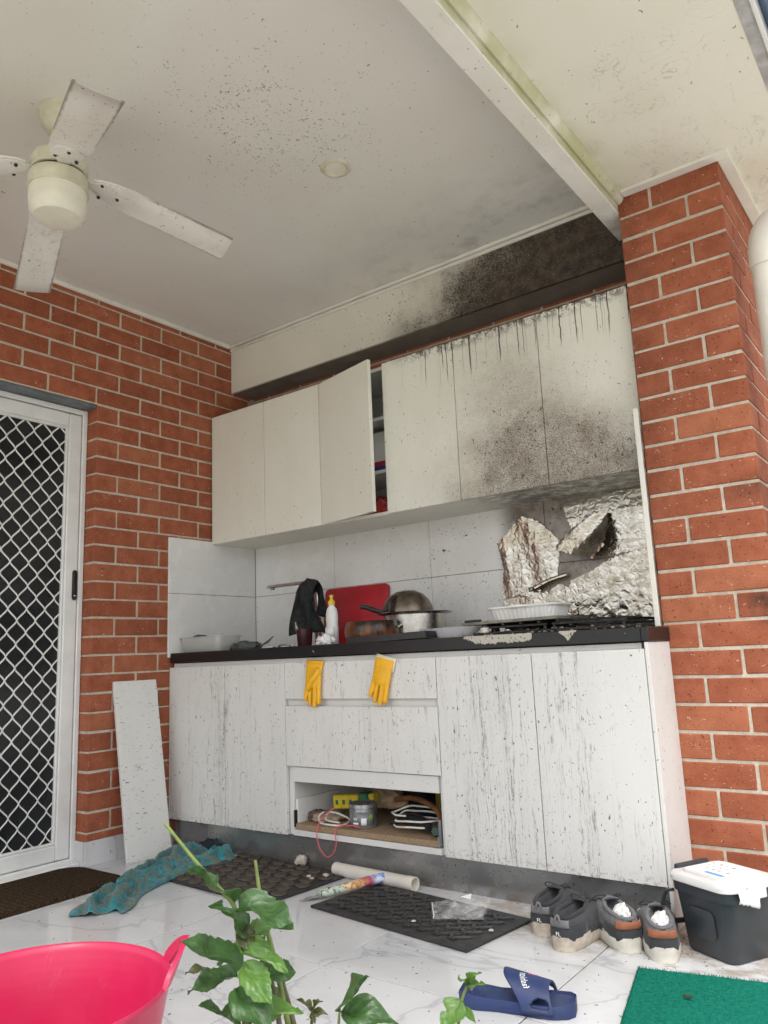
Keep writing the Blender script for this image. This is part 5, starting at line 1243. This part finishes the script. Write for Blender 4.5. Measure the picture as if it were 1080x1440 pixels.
for k in range(15):
    rr = random.Random(100+k); curl = rr.uniform(.05, .35); tooth = 1.0 if k < 9 else .2; bite = rr.uniform(.2, .8) if k % 3 == 0 else None; bs = rr.choice((-1, 1))
    def lf_(u, v, rr=rr, curl=curl, k=k):
        w_ = (math.sin(math.pi*u**.74)**1.05)*.53 if 0 < u < 1 else .0; s_ = (v-.5)*2
        te = 1 + .10*tooth*(2*((u*7) % 1)-1)*(1 if u > .25 else .2)
        if bite is not None and s_*bs > 0: te *= 1 - .5*math.exp(-((u-bite)/.07)**2)
        y = s_*w_*te
        z = -.45*curl*u*u + .22*abs(y)*(1-.3*u) + .07*math.sin(u*9+k)*s_ + .09*nz(u*3+k, s_*1.5, k) + .016*abs(math.sin((u-abs(y)*.8)*17))*abs(s_)
        return (u, y, z)
    bm = bmesh.new(); grid(bm, 22, 10, lf_); LMESH.append([mesh_of(bm, 'leaf', mt, 60) if i == 0 else None for i, mt in enumerate(LM)])
    for i in (1, 2):
        me = LMESH[-1][0].copy(); me.materials[0] = LM[i]; LMESH[-1][i] = me
camp = Vector((3.12049, -2.41132, .8121))
def leaf(parent, b_, t_, w_, tone, k, tiltup=.55):
    b_, t_ = Vector(b_), Vector(t_); t_ = b_.lerp(t_, 1.06); w_ *= .92; x = (t_-b_); L_ = x.length; x.normalize()
    up_ = (Vector((0, 0, 1))*tiltup + (Vector((2.9, -2.3, .9))-b_).normalized()*(1-tiltup))
    rr = random.Random(k*7+1); up_ += Vector((rr.uniform(-.25, .25), rr.uniform(-.25, .25), rr.uniform(-.2, .2)))
    z = (up_ - x*up_.dot(x)).normalized(); y = z.cross(x)
    o = bpy.data.objects.new('leaf', LMESH[k % len(LMESH)][tone]); col.objects.link(o); o.parent = parent
    M_ = Matrix(((x.x*L_, y.x*w_, z.x*L_, b_.x), (x.y*L_, y.y*w_, z.y*L_, b_.y), (x.z*L_, y.z*w_, z.z*L_, b_.z), (0, 0, 0, 1)))
    o.matrix_local = Matrix.Translation(-parent.location) @ M_
def stem(parent, pts, r0, r1, mt):
    P_ = spline(pts, 6); n_ = len(P_); bm = bmesh.new(); tube(bm, P_, [r0+(r1-r0)*i/(n_-1) for i in range(n_)], 8); return part('stem', bm, mt, parent, ang=80)
gst = simple('green_stem', (.16, .22, .06), .5, var=.25, scale=60); bst = simple('woody_stem', (.10, .10, .05), .7, var=.3, scale=60)
LEAVES = [
    ( (2.47, -1.824, 0.568) , (2.468, -1.875, 0.615) , 0.0278 , 0 ),
    ( (2.474, -1.821, 0.567) , (2.544, -1.818, 0.563) , 0.0381 , 0 ),
    ( (2.475, -1.812, 0.532) , (2.492, -1.862, 0.582) , 0.0205 , 0 ),
    ( (2.475, -1.813, 0.534) , (2.484, -1.782, 0.542) , 0.019 , 1 ),
    ( (2.472, -1.821, 0.504) , (2.466, -1.874, 0.552) , 0.0376 , 0 ),
    ( (2.463, -1.813, 0.497) , (2.44, -1.855, 0.496) , 0.0366 , 0 ),
    ( (2.478, -1.821, 0.527) , (2.541, -1.825, 0.526) , 0.0232 , 1 ),
    ( (2.463, -1.786, 0.49) , (2.509, -1.779, 0.498) , 0.0315 , 0 ),
    ( (2.494, -1.833, 0.519) , (2.541, -1.843, 0.496) , 0.0254 , 1 ),
    ( (2.46, -1.803, 0.442) , (2.458, -1.852, 0.483) , 0.0293 , 0 ),
    ( (2.483, -1.835, 0.494) , (2.545, -1.849, 0.478) , 0.031 , 0 ),
    ( (2.476, -1.804, 0.447) , (2.54, -1.816, 0.487) , 0.0304 , 1 ),
    ( (2.448, -1.84, 0.508) , (2.439, -1.859, 0.51) , 0.0101 , 2 ),
    ( (2.456, -1.797, 0.515) , (2.451, -1.763, 0.516) , 0.0225 , 0 ),
    ( (2.475, -1.816, 0.547) , (2.493, -1.823, 0.527) , 0.0176 , 2 ),
    ( (2.438, -1.787, 0.471) , (2.442, -1.776, 0.433) , 0.0304 , 0 ),
    ( (2.441, -1.769, 0.458) , (2.452, -1.734, 0.451) , 0.0277 , 0 ),
    ( (2.448, -1.802, 0.512) , (2.417, -1.796, 0.496) , 0.0255 , 0 ),
]
STEMS=[
[(2.46, -1.794, 0.403), (2.462, -1.802, 0.447), (2.468, -1.814, 0.519), (2.47, -1.821, 0.555), (2.469, -1.826, 0.571), (2.457, -1.84, 0.592), (2.439, -1.86, 0.625), (2.426, -1.877, 0.653)] ,
[(2.471, -1.743, 0.386), (2.474, -1.752, 0.431), (2.472, -1.77, 0.503), (2.47, -1.781, 0.544), (2.47, -1.788, 0.574), (2.471, -1.794, 0.604)] ,
[(2.472, -1.756, 0.392), (2.474, -1.765, 0.436), (2.474, -1.779, 0.495), (2.473, -1.786, 0.525)] ,
[(2.463, -1.777, 0.398), (2.464, -1.787, 0.442), (2.462, -1.8, 0.493)] ,
[(2.471, -1.729, 0.381), (2.471, -1.74, 0.426), (2.468, -1.752, 0.468), (2.464, -1.763, 0.503)] ,
]
sb_ = thing('leafy_shrub', 'dark green glossy shrub with a bare pale shoot in the foreground', 'shrub', (2.455, -1.79, -.26))
for k, (b_, t_, w_, tone) in enumerate(LEAVES): leaf(sb_, b_, t_, w_*1.15, tone, k)
for k, st_ in enumerate(STEMS): stem(sb_, [(st_[0][0]-.01*k, st_[0][1], -.25), (st_[0][0], st_[0][1], .15)] + list(st_), .0042, .0016 if k < 2 else .002, gst if k < 2 else bst)
PL = [((2.498, -1.695, 0.43), (2.539, -1.701, 0.474), 0.0331), ((2.499, -1.694, 0.427), (2.558, -1.676, 0.429), 0.0362)]
PS = [(2.487, -1.689, 0.369), (2.495, -1.694, 0.415), (2.498, -1.695, 0.43)]
pp = thing('leaf_pair_plant', 'young plant with two broad glossy leaves right of the shrub', 'plant', (PS[0][0], PS[0][1], -.26))
stem(pp, [(PS[0][0], PS[0][1], -.25), (PS[0][0]-.006, PS[0][1], .1)] + PS, .0026, .0012, gst)
for k, (b_, t_, w_) in enumerate(PL): leaf(pp, b_, t_, w_*1.15, 0, k+9, .5)
PL = [((2.474, -1.713, 0.432), (2.471, -1.732, 0.448), 0.011), ((2.474, -1.713, 0.429), (2.493, -1.712, 0.432), 0.0087), ((2.475, -1.714, 0.435), (2.49, -1.718, 0.446), 0.0063), ((2.473, -1.714, 0.429), (2.482, -1.718, 0.422), 0.0071)]
PS = [(2.463, -1.707, 0.37), (2.471, -1.712, 0.416), (2.475, -1.713, 0.433), (2.481, -1.711, 0.443)]
pp = thing('small_seedling', 'tiny reddish green seedling between the shrub and the two leaves', 'plant', (PS[0][0], PS[0][1], -.26))
stem(pp, [(PS[0][0], PS[0][1], -.25), (PS[0][0]-.006, PS[0][1], .1)] + PS, .0026, .0012, bst)
for k, (b_, t_, w_) in enumerate(PL): leaf(pp, b_, t_, w_*1.15, 2, k+9, .4)
PL = [((2.619, -1.634, 0.445), (2.61, -1.661, 0.423), 0.0262), ((2.627, -1.631, 0.458), (2.633, -1.657, 0.48), 0.01), ((2.628, -1.631, 0.458), (2.647, -1.647, 0.482), 0.0108), ((2.628, -1.63, 0.456), (2.651, -1.642, 0.471), 0.01), ((2.619, -1.631, 0.434), (2.639, -1.641, 0.43), 0.0092)]
PS = [(2.603, -1.629, 0.374), (2.613, -1.633, 0.419), (2.62, -1.634, 0.445), (2.627, -1.632, 0.46), (2.629, -1.631, 0.465)]
pp = thing('young_shoot', 'light green young shoot in front of the blue sandal', 'plant', (PS[0][0], PS[0][1], -.26))
stem(pp, [(PS[0][0], PS[0][1], -.25), (PS[0][0]-.006, PS[0][1], .1)] + PS, .0026, .0012, gst)
for k, (b_, t_, w_) in enumerate(PL): leaf(pp, b_, t_, w_*1.15, 1, k+9, .4)
